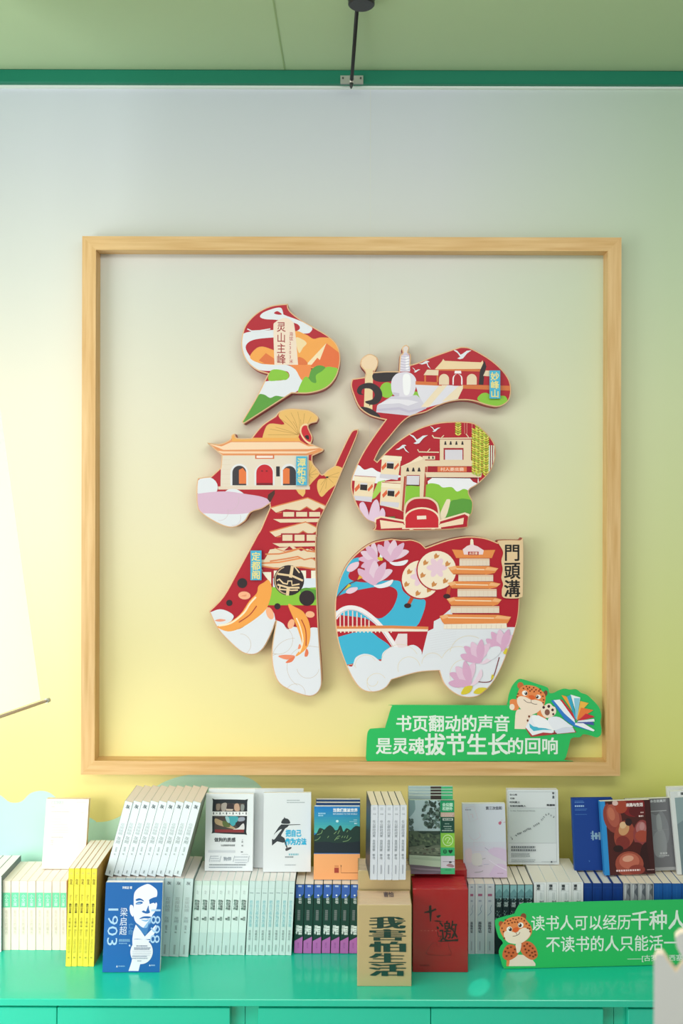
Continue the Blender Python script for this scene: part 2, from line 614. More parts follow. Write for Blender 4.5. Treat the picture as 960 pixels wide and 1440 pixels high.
_nt.links.new(_nt.nodes['Principled BSDF'].outputs[0], _mx.inputs[1]); _nt.links.new(_tr.outputs[0], _mx.inputs[2])
_nt.links.new(_mx.outputs[0], _nt.nodes['Material Output'].inputs['Surface'])
m = MB(P0)
N = 14
for i in range(N):
    for j in range(6):
        def pt(i, j):
            u, v = i / N, j / 6
            p = e0.lerp(top, u).lerp(bl.lerp(tl, u), v)
            return p + n * (0.006 * math.sin(u * 6) * math.sin(v * 3.1))
        q = [pt(i, j), pt(i + 1, j), pt(i + 1, j + 1), pt(i, j + 1)]
        m.face(q, SCREEN, True)
o = m.obj('fabric', sc)
m = MB(P0)
r0 = pm(67, 983, 0.0) + Vector((0, 0, -.004)); r1 = bl + (bl - e0) * .03 + Vector((0, 0, -.004))
m.tube([r0, r1], .0045, M('c9b7ae', 0.35, metal=.3), 12)
m.obj('bottom_rod', sc)
m = MB(P0)
d = (r1 - r0).normalized()
m.tube([r0 - d * .006, r0 + d * .008], .0065, M('c4c9bf', 0.3, metal=.4), 14)
m.obj('end_cap', sc)

# ------------------------------------------------------------------ blurred board in the foreground
zq = 1.02
pts = [(919, 2000), (919, 1352), (923, 1342), (932, 1342.5), (941, 1356), (950, 1368), (955, 1362), (961, 1352), (957, 1343), (951, 1332), (949, 1319), (955, 1313), (966, 1311), (985, 1330), (1000, 1400), (1004, 2000)]
f = [W(x, y, zq) for x, y in pts]
for p in f:
    if p.z < 0.8: p.z = 0.0
g = [p + Vector((.004, .012, 0)) for p in f]
m = MB((f[0].x + .03, f[0].y, 0)); m.prism(f, g, M('f6f6f2', 0.6), M('ecdcc8', 0.6))
m.box(f[0].x - .005, f[-1].x + .01, f[0].y - .06, f[0].y + .07, 0, .012, M('e6e4de', 0.6))
tag(m.obj('cutout_board'), 'out of focus white cut-out board with notched top at bottom right corner', 'display board')

# ================================================================== RELIEF PANELS OF THE BIG CHARACTER
RED, TAN, CREAM, WHITE, ORANGE, LEAF, DKLEAF, PINK, BLACK, BLUE = 'b4162a', 'e6bc92', 'ead2b4', 'e4e6ee', 'f5a650', '8cc43c', '5c9c3c', 'dab6d0', '2d2428', '4ab2d6'
ZP = 0.052
SIDE = M('a8323a', 0.5)
fmap = plane_map(Vector((0, -ZP, 0)), Vector((0, -1, 0)))

def panel(outline, name, label, group='printed relief panels of the big red character'):
    pts = [p[:2] for p in outline]
    cxp = sum(p[0] for p in pts) / len(pts); cyp = sum(p[1] for p in pts) / len(pts)
    c = fmap(cxp, cyp); c.y = 0
    r = empty(name, c, label, 'wall art', group)
    m = MB(c)
    ins = inset(pts, 0.75)
    f0 = [fmap(*p) for p in pts]                      # rim just behind the face
    f1 = [fmap(*p) for p in ins]
    rim = [p + Vector((0, 0.0015, 0)) for p in f0]
    b = [Vector((p.x, -0.001, p.z)) for p in f0]
    n = len(pts)
    T = M(TAN, 0.5)
    for i in range(n):
        j = (i + 1) % n
        m.face([f1[i], f1[j], rim[j], rim[i]], T)
        k0 = rim[i] + Vector((0, .006, 0)); k1 = rim[j] + Vector((0, .006, 0))
        m.face([rim[i], rim[j], k1, k0], T)
        m.face([k0, k1, b[j], b[i]], SIDE)
    for t in tess2(b): m.face([b[k] for k in t], SIDE)
    for t in tess2(f1): m.face([f1[k] for k in t], T)
    m.obj('board', r)
    pm = MB(c)
    art = Art(pm, fmap, clip=inset(pts, 1.6), eps=1e-5)
    art.poly(inset(pts, 1.55), RED)
    return r, c, pm, art

def plaque(r, c, x0, y0, x1, y1, text, sl=0.0):
    m = MB(c)
    q = [(x0, y0), (x1, y0 + sl), (x1 - sl, y1 + sl), (x0 - sl, y1)]
    fr = [fmap(*p, 0.009) for p in q]; bk = [fmap(*p, 0.0) for p in q]
    m.prism(fr, bk, M(BLUE, 0.5), M('3c93b4', 0.5))
    a = Art(m, lambda x, y, off: fmap(x, y, off + 0.009))
    a.vtext(text, (x0 + x1) / 2 - sl / 2, y0 + 2, y1 - 1, (x1 - x0) * .82, 'f0e08c', 0.02)
    m.obj('name_plaque', r)

# ---------------- panel A: the comma-shaped mountain panel
k = crop(260, 410, 4.0)
out = spline(k([(578, 68, 1), (588, 105), (640, 150), (715, 195), (800, 245), (850, 290), (873, 350), (870, 420), (845, 490), (790, 545), (700, 572), (600, 572, 1), (330, 745, 1), (318, 733, 1), (400, 595), (466, 463, 1), (400, 440), (345, 390), (318, 320), (320, 250), (345, 180), (410, 115), (490, 78)]), 5)
r, c, pm, a = panel(out, 'relief_panel', 'comma-shaped relief panel with mountains and a winding white road')
def K(h, pts, sm=4, f=None): a.poly((f or k)(pts), h, sm)
K(WHITE, [(422, 142), (440, 118), (500, 95), (540, 92), (552, 120), (560, 132), (640, 162), (712, 200), (705, 228), (680, 236), (620, 232), (646, 208), (630, 182), (560, 165), (500, 158), (450, 155)])
K(RED, [(500, 122), (520, 110), (545, 128), (525, 130)], 3)
K(WHITE, [(325, 240), (380, 224), (500, 216, 1), (500, 258, 1), (400, 268), (352, 290), (343, 325), (380, 380), (440, 408), (560, 410), (620, 438), (657, 490), (650, 540), (610, 572), (500, 620), (380, 620), (440, 530), (455, 505), (540, 500), (580, 488), (586, 465), (560, 446), (440, 445), (370, 420), (325, 350), (310, 280)])
K(ORANGE, [(365, 365), (400, 320), (440, 310), (500, 330, 1), (505, 412, 1), (450, 408), (390, 392)])
K('e2743e', [(415, 388), (455, 346), (500, 376), (506, 410), (450, 406)], 0)
K(ORANGE, [(610, 232), (680, 242), (722, 266), (765, 258), (830, 268), (872, 330), (872, 430, 1), (690, 430, 1), (620, 410)])
K('f3d8a8', [(622, 262), (655, 266), (684, 290), (664, 315), (640, 345)])
K('e8703c', [(795, 290), (868, 345), (870, 430), (700, 425)], 0)
K('f7dfb8', [(795, 290), (758, 385), (744, 372), (712, 412), (682, 410)], 0)
K('e2743e', [(635, 370), (668, 378), (690, 410), (630, 412)], 3)
K('f08c4c', [(580, 410, 1), (708, 414, 1), (704, 470), (660, 500), (622, 440)])
K(DKLEAF, [(690, 520), (700, 470), (712, 438), (750, 415), (790, 428), (775, 470), (745, 520)])
K(LEAF, [(635, 572), (660, 500), (684, 478), (712, 508), (738, 512), (736, 472), (770, 448), (798, 424), (832, 426), (862, 438), (866, 500), (800, 560), (690, 585)])
K(LEAF, [(470, 500), (486, 442), (550, 443), (583, 465), (574, 494), (540, 498)])
K(DKLEAF, [(300, 760, 1), (400, 596), (440, 578), (478, 598), (512, 586), (560, 592), (600, 572, 1), (420, 740, 1)])
K('f2dcca', [(503, 412, 1), (497, 210), (508, 172), (560, 148), (600, 165), (617, 205), (636, 412, 1)], 5)
a.vtext('灵山主峰', *[260 + 541 / 4, 410 + 168 / 4, 410 + 410 / 4], 13, 'a01c28', 0.008)
a.vtext('海拔2303米', 260 + 597 / 4, 410 + 226 / 4, 410 + 405 / 4, 5.8, 'b8404a', 0.0)
a.stroke(k([(350, 210), (375, 222), (420, 220), (480, 210)]), 1.6, WHITE)
pm.obj('printed_face', r)

# ---------------- panel B: the long left-hand panel
u = crop(260, 560, 3.692); w = crop(270, 740, 4.571)
out = spline(u([(345, 206, 1), (400, 140), (470, 92, 1), (492, 66), (540, 53), (600, 56), (650, 64), (692, 96), (684, 124, 1), (640, 142), (662, 200), (655, 236, 1), (720, 263, 1), (714, 276), (662, 300, 1), (664, 335), (690, 368), (712, 396), (738, 374), (776, 350, 1), (806, 285), (850, 195), (872, 165), (900, 160, 1), (892, 200), (820, 370), (772, 485), (720, 590), (690, 655), (684, 720)])
             + w([(800, 60), (797, 130), (800, 300), (806, 500), (816, 700), (834, 960), (828, 1040), (790, 1086), (730, 1092), (620, 1052), (550, 1000), (516, 900), (512, 780), (532, 650), (541, 602, 1), (515, 680), (460, 785), (400, 826), (320, 812), (230, 735), (160, 655), (108, 546, 1), (200, 450), (290, 290), (380, 125), (420, 50)])
             + u([(392, 680), (440, 566, 1), (438, 550, 1), (400, 574), (342, 594), (310, 640), (250, 672), (180, 656), (90, 602), (62, 555), (62, 430), (85, 412), (135, 406, 1), (185, 360, 1), (190, 297, 1), (112, 230, 1), (180, 236), (232, 214), (240, 192), (258, 184), (272, 206)]), 4)
r, c, pm, a = panel(out, 'relief_panel', 'tall left relief panel with temple gate, pagoda and two orange koi')
K2 = lambda h, pts, sm=4: a.poly(u(pts), h, sm)
K3 = lambda h, pts, sm=4: a.poly(w(pts), h, sm)
def pt(f, x, y): return f([(x, y)])[0]
# gingko leaves
G = 'ebbb6e'
K2(G, [(405, 240), (412, 170), (440, 132), (515, 136), (486, 94), (500, 66), (540, 50), (600, 54), (650, 62), (694, 95), (684, 118), (620, 142), (598, 172), (580, 208), (500, 215)])
for x, y in ((430, 190), (440, 160), (470, 150), (500, 110), (520, 90), (550, 75), (585, 70), (620, 78), (655, 95), (560, 120), (600, 110)):
    a.stroke(u([(588, 190), ((588 + x) / 2 + 8, (190 + y) / 2), (x, y)]), .5, 'b98a48', 3)
K2('f2cfa2', [(606, 140), (640, 136), (668, 200), (657, 240), (622, 222), (596, 178)])
K2('cc2430', [(612, 146), (636, 146), (656, 200), (650, 228), (624, 212), (604, 176)])
K2(BLACK, [(622, 196), (640, 192), (644, 214), (630, 210)], 2)
K2(G, [(636, 325), (668, 335), (692, 368), (700, 392), (664, 432), (630, 470), (600, 470), (636, 400)])
K2(G, [(716, 392), (738, 362), (780, 350), (824, 372), (800, 432), (745, 478), (708, 512), (686, 468), (694, 422), (736, 416)])
K2(G, [(575, 472), (625, 470), (612, 512)], 2)
for x, y in ((700, 490), (705, 450), (730, 470), (770, 440), (795, 410), (800, 385)):
    a.stroke(u([(738, 408), (x, y)]), .5, 'b98a48')
for x, y in ((660, 345), (680, 370), (690, 392), (665, 415), (645, 440)):
    a.stroke(u([(640, 400), (x, y)]), .5, 'b98a48')
a.ell(*pt(u, 738, 410), 2, 1.2, BLACK)
# temple gate
K2('e6d8c8', [(188, 292), (642, 292), (642, 470), (184, 470)], 0)
K2('e6d3c0', [(172, 458), (648, 458), (648, 474), (172, 474)], 0)
for y in (320, 345, 370, 395, 420, 445):
    a.stroke(u([(192, y), (236, y)]), .35, 'dcc8b4')
K2('e8965e', [(112, 228), (180, 240), (240, 214), (590, 214), (632, 240), (718, 240), (722, 266), (684, 288), (630, 297), (192, 297), (150, 272)], 0)
K2('f0ae5a', [(238, 190), (258, 184), (274, 205), (575, 206), (586, 196), (600, 222), (245, 224)], 0)
K2('f8d6b6', [(126, 238), (190, 250), (240, 228), (594, 228), (640, 250), (716, 246), (712, 258), (640, 264), (200, 268)], 0)
K2('f7cfae', [(150, 270), (200, 276), (636, 276), (690, 266), (630, 287), (196, 287)], 0)
K2('d9713e', [(364, 293), (463, 293), (463, 315), (364, 315)], 0); K2('f6e2da', [(371, 298), (456, 298), (456, 310), (371, 310)], 0)
def arch(x0, x1, y0, y1, h):
    cx, rx = (x0 + x1) / 2, (x1 - x0) / 2
    P = [(x0, y1)] + [(cx - rx * math.cos(rad(t)), y0 + rx * (1 - math.sin(rad(t)))) for t in range(0, 181, 15)] + [(x1, y1)]
    a.poly(u(P), h)
for x0, x1 in ((236, 328), (360, 465), (498, 580)):
    arch(x0, x1, 340, 452, 'e6e4e8')
arch(246, 318, 350, 452, '3a363c'); K2('e8793f', [(280, 372), (300, 362), (318, 385), (318, 444), (280, 444)], 0)
arch(370, 456, 344, 452, 'c8202e'); K2('7a1824', [(370, 440), (456, 440), (456, 452), (370, 452)], 0)
for x in (400, 424): a.ell(*pt(u, x, 378), 1.6, 1.1, '7a1824')
arch(508, 576, 352, 452, '3a363c'); K2('e8793f', [(508, 372), (526, 362), (543, 366), (543, 444), (508, 444)], 0)
K2('2d2a30', [(473, 354), (492, 354), (492, 406), (473, 406)], 0)
# clouds at the left
a.ell(*pt(u, 112, 462), 15.8, 14.5, WHITE)
K2(WHITE, [(205, 500), (225, 474), (270, 474), (305, 502)], 4)
K2(WHITE, [(40, 570, 1), (345, 575, 1), (340, 600), (320, 680), (180, 690), (40, 620)])
K2(PINK, [(40, 500, 1), (130, 488), (220, 484), (320, 498), (400, 512), (446, 538), (400, 574), (340, 594), (240, 602), (40, 594, 1)])
K2('4a2a22', [(432, 500), (465, 476), (466, 496), (442, 542), (428, 524)], 0)
for cx, cy, rr in ((225, 530, 55), (180, 590, 45), (250, 620, 40)):
    a.ring(*pt(u, cx, cy), rr / 3.7, rr / 3.7, .45, 'cdb8c0', -20, 100)
# pagoda tiers of the left panel
def tier(x0, x1, yr, yb, ybase):
    a.poly([(x0, yr + 11), (x0 + 14, yr + 7), ((x0 + x1) / 2 + 14, yr - 3), (x1, yr + 8), (x1, yr + 15), (x1 - 8, yr + 10), (x1 - 16, yr + 15), (x1 - 26, yr + 9), (x1 - 36, yr + 15), (x0 + 22, yr + 13), (x0 + 8, yr + 18)], CREAM)
    a.stroke([(x0, yr + 11), (x0 + 14, yr + 7), ((x0 + x1) / 2 + 14, yr - 3), (x1, yr + 8)], 1.6, 'de8450')
    a.stroke([(x0 + 10, yr + 18), (x1 - 36, yr + 15.5), (x1 - 26, yr + 10), (x1 - 16, yr + 15.5), (x1 - 8, yr + 10.5), (x1, yr + 15)], 1.1, 'de8450')
    a.poly([(x0 + 16, yb), (x1, yb), (x1, ybase), (x0 + 16, ybase)], 'a8182a')
    n = 3; sw = (x1 - x0 - 22) / n
    for i in range(n):
        a.rect(x0 + 18 + sw * i, yb + 2, x0 + 18 + sw * i + sw - 3, ybase - 3.5, CREAM)
    a.poly([(x0 + 4, ybase), (x1, ybase - 1), (x1, ybase + 4), (x0 + 14, ybase + 5)], CREAM)
tier(380, 457, 703, 718, 730)
tier(379, 452, 737, 750, 764)
K3(CREAM, [(500, 150), (560, 140), (650, 130), (700, 160), (740, 145), (800, 165), (800, 200), (450, 240), (480, 190)], 0)
a.stroke(w([(470, 180), (560, 178), (640, 160), (700, 140), (740, 160), (800, 165)]), 2, 'de8450')
K3(CREAM, [(445, 215), (560, 215), (680, 200), (800, 215), (800, 270), (700, 262), (560, 285), (450, 290)], 0)
a.stroke(w([(500, 225), (600, 210), (680, 195), (720, 215), (770, 205), (800, 225)]), 2, 'de8450')
a.stroke(w([(445, 238), (560, 232), (700, 205)]), 2.2, 'e88f58')
K3('a8182a', [(445, 262), (800, 275), (800, 345), (475, 345)], 0)
a.stroke(w([(448, 256), (540, 272), (700, 262), (800, 278)]), 2, 'de8450')
K3('f4ead8', [(450, 295), (508, 295), (508, 372), (480, 335)], 0)
for x in (525, 575, 620, 700, 765): a.rect(*pt(w, x, 285), *pt(w, x + 32, 340), 'f4ead8')
K3('dfe6f3', [(520, 335), (820, 335), (820, 410), (520, 410)], 0)
K3('a8182a', [(590, 158), (625, 128), (650, 150)], 0)
a.stroke(w([(530, 140), (600, 165), (650, 150), (700, 138), (740, 162), (765, 142), (800, 165)]), 1.2, 'de8450')
# hill, roundels
K3(LEAF, [(500, 400), (560, 395), (700, 402), (810, 400), (810, 508, 1), (490, 508, 1)])
a.ell(*pt(w, 765, 440), 13, 8, DKLEAF); a.ell(*pt(w, 735, 418), 9, 5, DKLEAF)
for x, y, q in ((322, 366, 32), (239, 493, 20), (548, 515, 20), (738, 462, 50), (622, 348, 98)):
    a.ell(*pt(w, x, y), q / 4.571, q / 4.571, '2e2226', n=28)
C2 = 'e9cba2'
def ln(pts, wd): a.stroke(w(pts), wd / 4.571, C2)
ln([(645, 255), (632, 330)], 20); ln([(548, 306), (640, 318), (712, 350)], 13); ln([(545, 350), (560, 340), (585, 366), (612, 372), (616, 352), (640, 352), (642, 380), (690, 372)], 10)
ln([(548, 375), (620, 395), (690, 395)], 12); ln([(560, 405), (640, 412), (680, 410)], 9); ln([(618, 395), (612, 445)], 20); ln([(565, 385), (560, 410)], 9); ln([(655, 255), (690, 300)], 8)
a.ring(*pt(w, 622, 348), 19.6, 19.6, 1.5, 'c9a986', 100, 250)
# white clouds at the feet
K3(WHITE, [(80, 570, 1), (125, 550), (175, 534), (225, 545), (268, 580), (235, 640), (300, 662), (390, 600), (478, 520), (535, 600), (500, 860, 1), (80, 860, 1)])
K3(WHITE, [(500, 600, 1), (545, 606), (585, 626), (612, 662), (650, 646), (690, 658), (725, 690), (765, 652), (820, 655, 1), (860, 1120, 1), (490, 1120, 1)])
LN = 'cbb9a8'
for cx, cy, rx, a0, a1 in ((310, 760, 68, -90, 70), (555, 730, 92, -60, 120), (745, 905, 135, 120, 250), (745, 905, 72, 10, 170), (665, 1075, 62, -170, 10), (660, 870, 150, 160, 270), (560, 900, 80, 170, 260)):
    a.ring(*pt(w, cx, cy), rx / 4.571, rx / 4.571, .45, LN, a0, a1)
a.stroke(w([(515, 822), (560, 822)]), .45, LN); a.stroke(w([(690, 775), (740, 768), (815, 778)]), .45, LN)
# koi
KO, KD = 'f7a54c', 'b8402c'
a.ell(*pt(w, 336, 445), 8.6, 5.6, 'f9b48c', 5); a.ell(*pt(w, 500, 560), 5, 9, 'f9b48c', -20)
K3('ee9a7c', [(146, 606), (180, 596), (218, 604), (180, 614)], 3)
K3(KO, [(492, 345), (512, 400), (498, 480), (470, 540), (400, 600), (310, 656), (230, 676), (160, 645), (230, 622), (310, 565), (368, 480), (415, 430), (426, 385), (460, 362)])
a.stroke(w([(410, 455), (370, 500), (330, 560), (250, 622), (170, 640)]), 2.4, 'fde8c8', 4)
a.stroke(w([(415, 512), (370, 570), (300, 618)]), 1.5, KD, 4)
for d_ in (0, 10, 20): a.stroke(w([(312 + d_, 450), (350, 440 + d_ * .4)]), .4, 'e07a50')
a.ell(*pt(w, 758, 567), 6.4, 4.6, 'f9b48c', 5); a.ell(*pt(w, 636, 628), 4.5, 7, 'f9b48c', 20)
K3('ee8e6a', [(552, 836), (600, 826), (662, 834), (610, 858)], 3); K3('ea7a54', [(600, 878), (630, 850), (662, 838), (640, 872)], 3); K3('ea7a54', [(722, 834), (734, 786), (748, 810), (740, 836)], 3); K3('ee8e6a', [(680, 790), (690, 756), (702, 780)], 3)
K3(KO, [(616, 502), (664, 520), (716, 552), (752, 620), (760, 700), (742, 775), (690, 825), (664, 832), (705, 770), (688, 690), (654, 600)])
a.stroke(w([(670, 590), (695, 650), (712, 740), (690, 810)]), 1.8, 'fde8c8', 4)
a.stroke(w([(702, 600), (730, 670), (732, 770)]), 1.4, KD, 4)
pm.obj('printed_face', r)
plaque(r, c, *pt(u, 577, 302), *pt(u, 633, 452), '潭柘寺')
plaque(r, c, *pt(w, 375, 156), *pt(w, 446, 347), '定都阁')

# ---------------- panel C: the upper right swoosh panel
u = crop(480, 470, 3.692); w = crop(480, 570, 4.0)
out = spline(u([(55, 232, 1), (120, 222, 1), (124, 196), (98, 160), (106, 125), (146, 102), (186, 122), (190, 158), (172, 196, 1), (230, 192), (298, 192, 1), (303, 108, 1), (318, 96), (314, 70), (335, 55), (352, 70), (346, 95), (360, 106), (358, 158, 1), (400, 146), (470, 116), (590, 74), (630, 65), (680, 76), (780, 135), (852, 205), (880, 270), (870, 342), (820, 376), (760, 370), (680, 346), (600, 344), (520, 364), (440, 404)])
             + w([(390, 62), (335, 104), (270, 182), (222, 240), (188, 306, 1), (200, 316, 1), (250, 262), (330, 192), (440, 127), (560, 95), (700, 92), (765, 110), (830, 170), (862, 220), (868, 285), (838, 372), (770, 442), (716, 482), (740, 545), (736, 605, 1), (716, 640), (712, 688, 1), (560, 702), (210, 708), (188, 690, 1), (186, 664), (135, 640), (85, 565), (55, 480), (55, 420), (75, 360), (112, 280), (165, 195), (246, 82, 1)])
             + u([(190, 436), (140, 418), (90, 378), (60, 310), (48, 265)]), 4)
r, c, pm, a = panel(out, 'relief_panel', 'S-curved right relief panel with white stupa, red hall and stone gateway')
K2 = lambda h, pts, sm=4: a.poly(u(pts), h, sm)
K3 = lambda h, pts, sm=4: a.poly(w(pts), h, sm)
a.ell(*pt(u, 145, 150), 11.3, 12.4, 'f1d3b2'); K2('ecd2a6', [(124, 180), (164, 180), (160, 392), (116, 386)], 0)
K2(BLACK, [(165, 205), (220, 194), (290, 190), (284, 236), (210, 248), (166, 236)])
a.ell(*pt(u, 236, 290), 10, 11, LEAF); a.ell(*pt(u, 385, 320), 8, 6, LEAF)
K2(BLACK, [(80, 292), (98, 264), (150, 252), (196, 276), (212, 318), (190, 358), (150, 366), (122, 350), (160, 338), (172, 310), (150, 284), (112, 284), (104, 306), (116, 314), (90, 312)])
for x, y in ((128, 358), (146, 372), (160, 366)): a.stroke(u([(150, 345), (x, y)]), 1.2, BLACK)
K2(BLACK, [(98, 378), (150, 386), (200, 424), (180, 440), (110, 410)])
# stupa
K2('d4cede', [(180, 405), (185, 370), (260, 322), (390, 316), (432, 352), (440, 385), (360, 424)], 0)
K2('e9e4ef', [(188, 365), (300, 358), (345, 372), (400, 352), (345, 340), (250, 336)], 0)
K2('c6bed4', [(184, 388), (300, 378), (350, 396), (436, 378), (438, 388), (350, 408), (300, 392), (184, 400)], 0)
K2('e2dcea', [(262, 300), (258, 250), (272, 218), (300, 200), (350, 198), (382, 224), (388, 258), (380, 296), (360, 322), (285, 322)])
K2('f7f5fa', [(322, 210), (352, 210), (360, 250), (350, 310), (326, 312), (318, 260)])
K2('cbc3d6', [(262, 300), (300, 306), (300, 322), (276, 322)], 0)
K2('e0d8e8', [(300, 194), (310, 108), (352, 108), (356, 194)], 0)
K2('f4f0f8', [(334, 190), (332, 112), (348, 112), (348, 190)], 0)
for y in (112, 126, 140, 154, 168, 182): a.stroke(u([(300, y), (330, y + 5), (358, y)]), .8, 'b9b0c8')
a.ell(*pt(u, 330, 100), 8, 2, 'd2cade'); a.ell(*pt(u, 333, 76), 4.4, 5.4, 'e2d6d2')
# courtyard and hall
K2('e2deea', [(384, 262), (510, 262), (610, 268), (606, 335), (440, 382), (400, 318)], 0)
K2('efdcc0', [(510, 262), (552, 262), (452, 378), (412, 378)], 0); K2('efdcc0', [(606, 270), (640, 262), (604, 335), (520, 350)], 0)
K2('d8743c', [(384, 244), (520, 250), (520, 268), (384, 262)], 0); K2('d8743c', [(630, 262), (890, 268), (890, 294), (630, 282)], 0)
K2('b41c2a', [(498, 182), (724, 186), (720, 264), (498, 264)], 0)
K2('d8743c', [(490, 172), (730, 182), (730, 194), (492, 188)], 0)
K2('f0d4aa', [(484, 182), (520, 142), (528, 128), (536, 138), (724, 146), (732, 136), (746, 180)], 0)
K2(BLACK, [(712, 262), (718, 190), (742, 136), (752, 168), (742, 200), (736, 262)], 0)
for cx, h1 in ((532, CREAM), (602, 'f6eef2'), (676, CREAM)):
    P = [(cx - 26, 262)] + [(cx - 26 * math.cos(rad(t)), 232 - 26 * math.sin(rad(t))) for t in range(0, 181, 20)] + [(cx + 26, 262)]
    a.poly(u(P), h1)
P = [(582, 268)] + [(602 - 19 * math.cos(rad(t)), 232 - 26 * math.sin(rad(t))) for t in range(0, 181, 20)] + [(621, 268)]
a.poly(u(P), 'b41c2a'); K2('f6eef2', [(588, 190), (620, 190), (622, 204), (586, 204)], 0)
K2(CREAM, [(426, 212), (444, 184), (504, 186), (502, 214)], 0); K2('b41c2a', [(438, 216), (498, 216), (498, 246), (438, 244)], 0)
for x in (430, 494): K2('d8743c', [(x, 214), (x + 8, 214), (x + 8, 248), (x, 248)], 0)
K2(CREAM, [(735, 216), (748, 188), (790, 190), (790, 220)], 0)
K2(LEAF, [(706, 340), (722, 312), (750, 304), (780, 318), (820, 320), (850, 322), (860, 350), (820, 372), (760, 366)])
a.bird(*pt(u, 624, 104), 14, WHITE); a.bird(*pt(u, 438, 152), 9, WHITE, 200); a.bird(*pt(u, 386, 188), 6, WHITE, 10)
# ---- lower part: village, gateway, drum
K3('f0eef5', [(80, 335, 1), (100, 338), (130, 362), (172, 352), (215, 376), (340, 398), (240, 425), (210, 440), (40, 420, 1)])
K3('a9cf58', [(205, 430), (245, 420), (240, 460), (190, 520), (160, 535)], 0)
def house(x, y, s, dr):
    Q = lambda h, P: a.poly(w([(x + px * s, y + py * s) for px, py in P]), h)
    Q('f2dcbc', [(-30, -45), (78, -38), (60, 80), (-38, 58)])
    Q('f6e6cc', [(-34, -50), (82, -42), (78, -18), (-40, -26)])
    Q('d9d3df', [(-40, 55), (62, 62), (58, 90), (-44, 78)])
    Q(BLACK, [(-2, -5), (36, -3), (34, 28), (-4, 24)])
    Q('d9d3df', [(-2, -14), (36, -12), (36, -3), (-2, -5)])
    Q('e2643c', [(-34, 18), (-8, -10), (-4, 12), (-28, 36)]); Q('e2643c', [(36, 22), (62, -8), (66, 8), (42, 34)])
    a.stroke(w([(x - 34 * s, y - 52 * s), (x + 82 * s, y - 44 * s)]), .8, 'b4483a')
house(258, 330, 1.0, 1); K3('f2dcbc', [(225, 430), (335, 425), (335, 590), (215, 560)], 0); house(262, 485, 1.0, 1); house(108, 450, 1.05, 1)
K3('f6e0c4', [(385, 320), (440, 285), (470, 300), (470, 350), (330, 345)], 0)
K3('f0eef5', [(480, 400, 1), (770, 405, 1), (765, 470), (700, 490), (490, 470, 1)])
K3(LEAF, [(350, 595, 1), (355, 470), (385, 452), (430, 455), (470, 450), (500, 438), (545, 445), (570, 462), (620, 460), (650, 485), (690, 470), (722, 492), (745, 560), (740, 640, 1), (440, 640, 1)])
K3(DKLEAF, [(570, 635, 1), (610, 545), (650, 530), (690, 525), (742, 545), (745, 640, 1)])
K3('efdcc0', [(548, 630), (585, 540), (598, 528), (612, 540), (585, 630)], 3)
# gateway
K3('a8182a', [(470, 340), (770, 340), (765, 440), (740, 430), (720, 408), (510, 408), (480, 430)], 0)
K3(CREAM, [(335, 345), (470, 300), (470, 600), (440, 600), (440, 392), (366, 392), (352, 600), (328, 590)], 0)
K3('b4483a', [(352, 400), (364, 398), (350, 598), (338, 592)], 0)
K3(CREAM, [(440, 310), (740, 310), (740, 342), (484, 342), (470, 520), (440, 520)], 0)
K3('b4483a', [(470, 345), (482, 345), (472, 516), (460, 520)], 0)
K3(CREAM, [(470, 376), (790, 378), (785, 405), (476, 404)], 0); a.stroke(w([(480, 406), (770, 410)]), .9, BLACK)
K3('e2784a', [(540, 345), (704, 346), (704, 374), (540, 374)], 0)
a.fit('村人憂底爨', *pt(w, 556, 350), *pt(w, 688, 370), 'f6d8c4', 0.01)
K3(CREAM, [(553, 192), (728, 192), (728, 312), (553, 312)], 0)
K3('a8182a', [(574, 240), (686, 240), (686, 306), (574, 306)], 0); K3('dcd6e0', [(582, 250), (680, 250), (680, 306), (582, 306)], 0)
for x in (584, 614, 646, 680): a.poly(w([(x - 7, 222), (x - 3, 202), (x + 3, 202), (x + 7, 222)]), BLACK)
a.stroke(w([(510, 168), (520, 182), (560, 186), (745, 184)]), 1.8, CREAM); a.stroke(w([(562, 182), (576, 168)]), 1.2, CREAM); a.stroke(w([(700, 160), (715, 180)]), 1.2, CREAM)
K3(CREAM, [(456, 285), (526, 285), (526, 305), (456, 305)], 0)
a.stroke(w([(428, 248), (436, 262), (548, 264)]), 1.6, CREAM); a.stroke(w([(484, 260), (498, 244)]), 1.1, CREAM)
for x in (492, 514): a.poly(w([(x - 6, 300), (x - 2, 286), (x + 2, 286), (x + 6, 300)]), BLACK)
K3('dcd6e0', [(368, 396), (438, 396), (436, 448), (366, 446)], 0); a.stroke(w([(366, 448), (436, 450)]), 1.2, BLACK)
for x in (372, 404, 436): a.poly(w([(x - 9, 372), (x - 3, 350), (x + 3, 350), (x + 9, 372)]), BLACK)
# willow
for x, y0, y1 in ((655, 92, 170), (748, 130, 390), (768, 100, 390), (790, 120, 380), (812, 150, 390)):
    a.stroke(w([(x, y0), (x + 3, y1)]), .6, '9fb43a')
    y = y0
    i = 0
    while y < y1:
        h = ('d8d44c', 'a8c03e', 'e4dc64')[i % 3]
        a.ell(*pt(w, x - 8, y + 5), 2.8, 1.1, h, 40, 8); a.ell(*pt(w, x + 10, y + 5), 2.8, 1.1, h, -40, 8)
        y += 13; i += 1
for x in (692, 705, 734): a.stroke(w([(x, 95), (x, 160)]), .5, 'e8b09a')
for x in (832, 844, 856): a.stroke(w([(x, 225), (x - 2, 380)]), 1.6, 'dfe6d2')
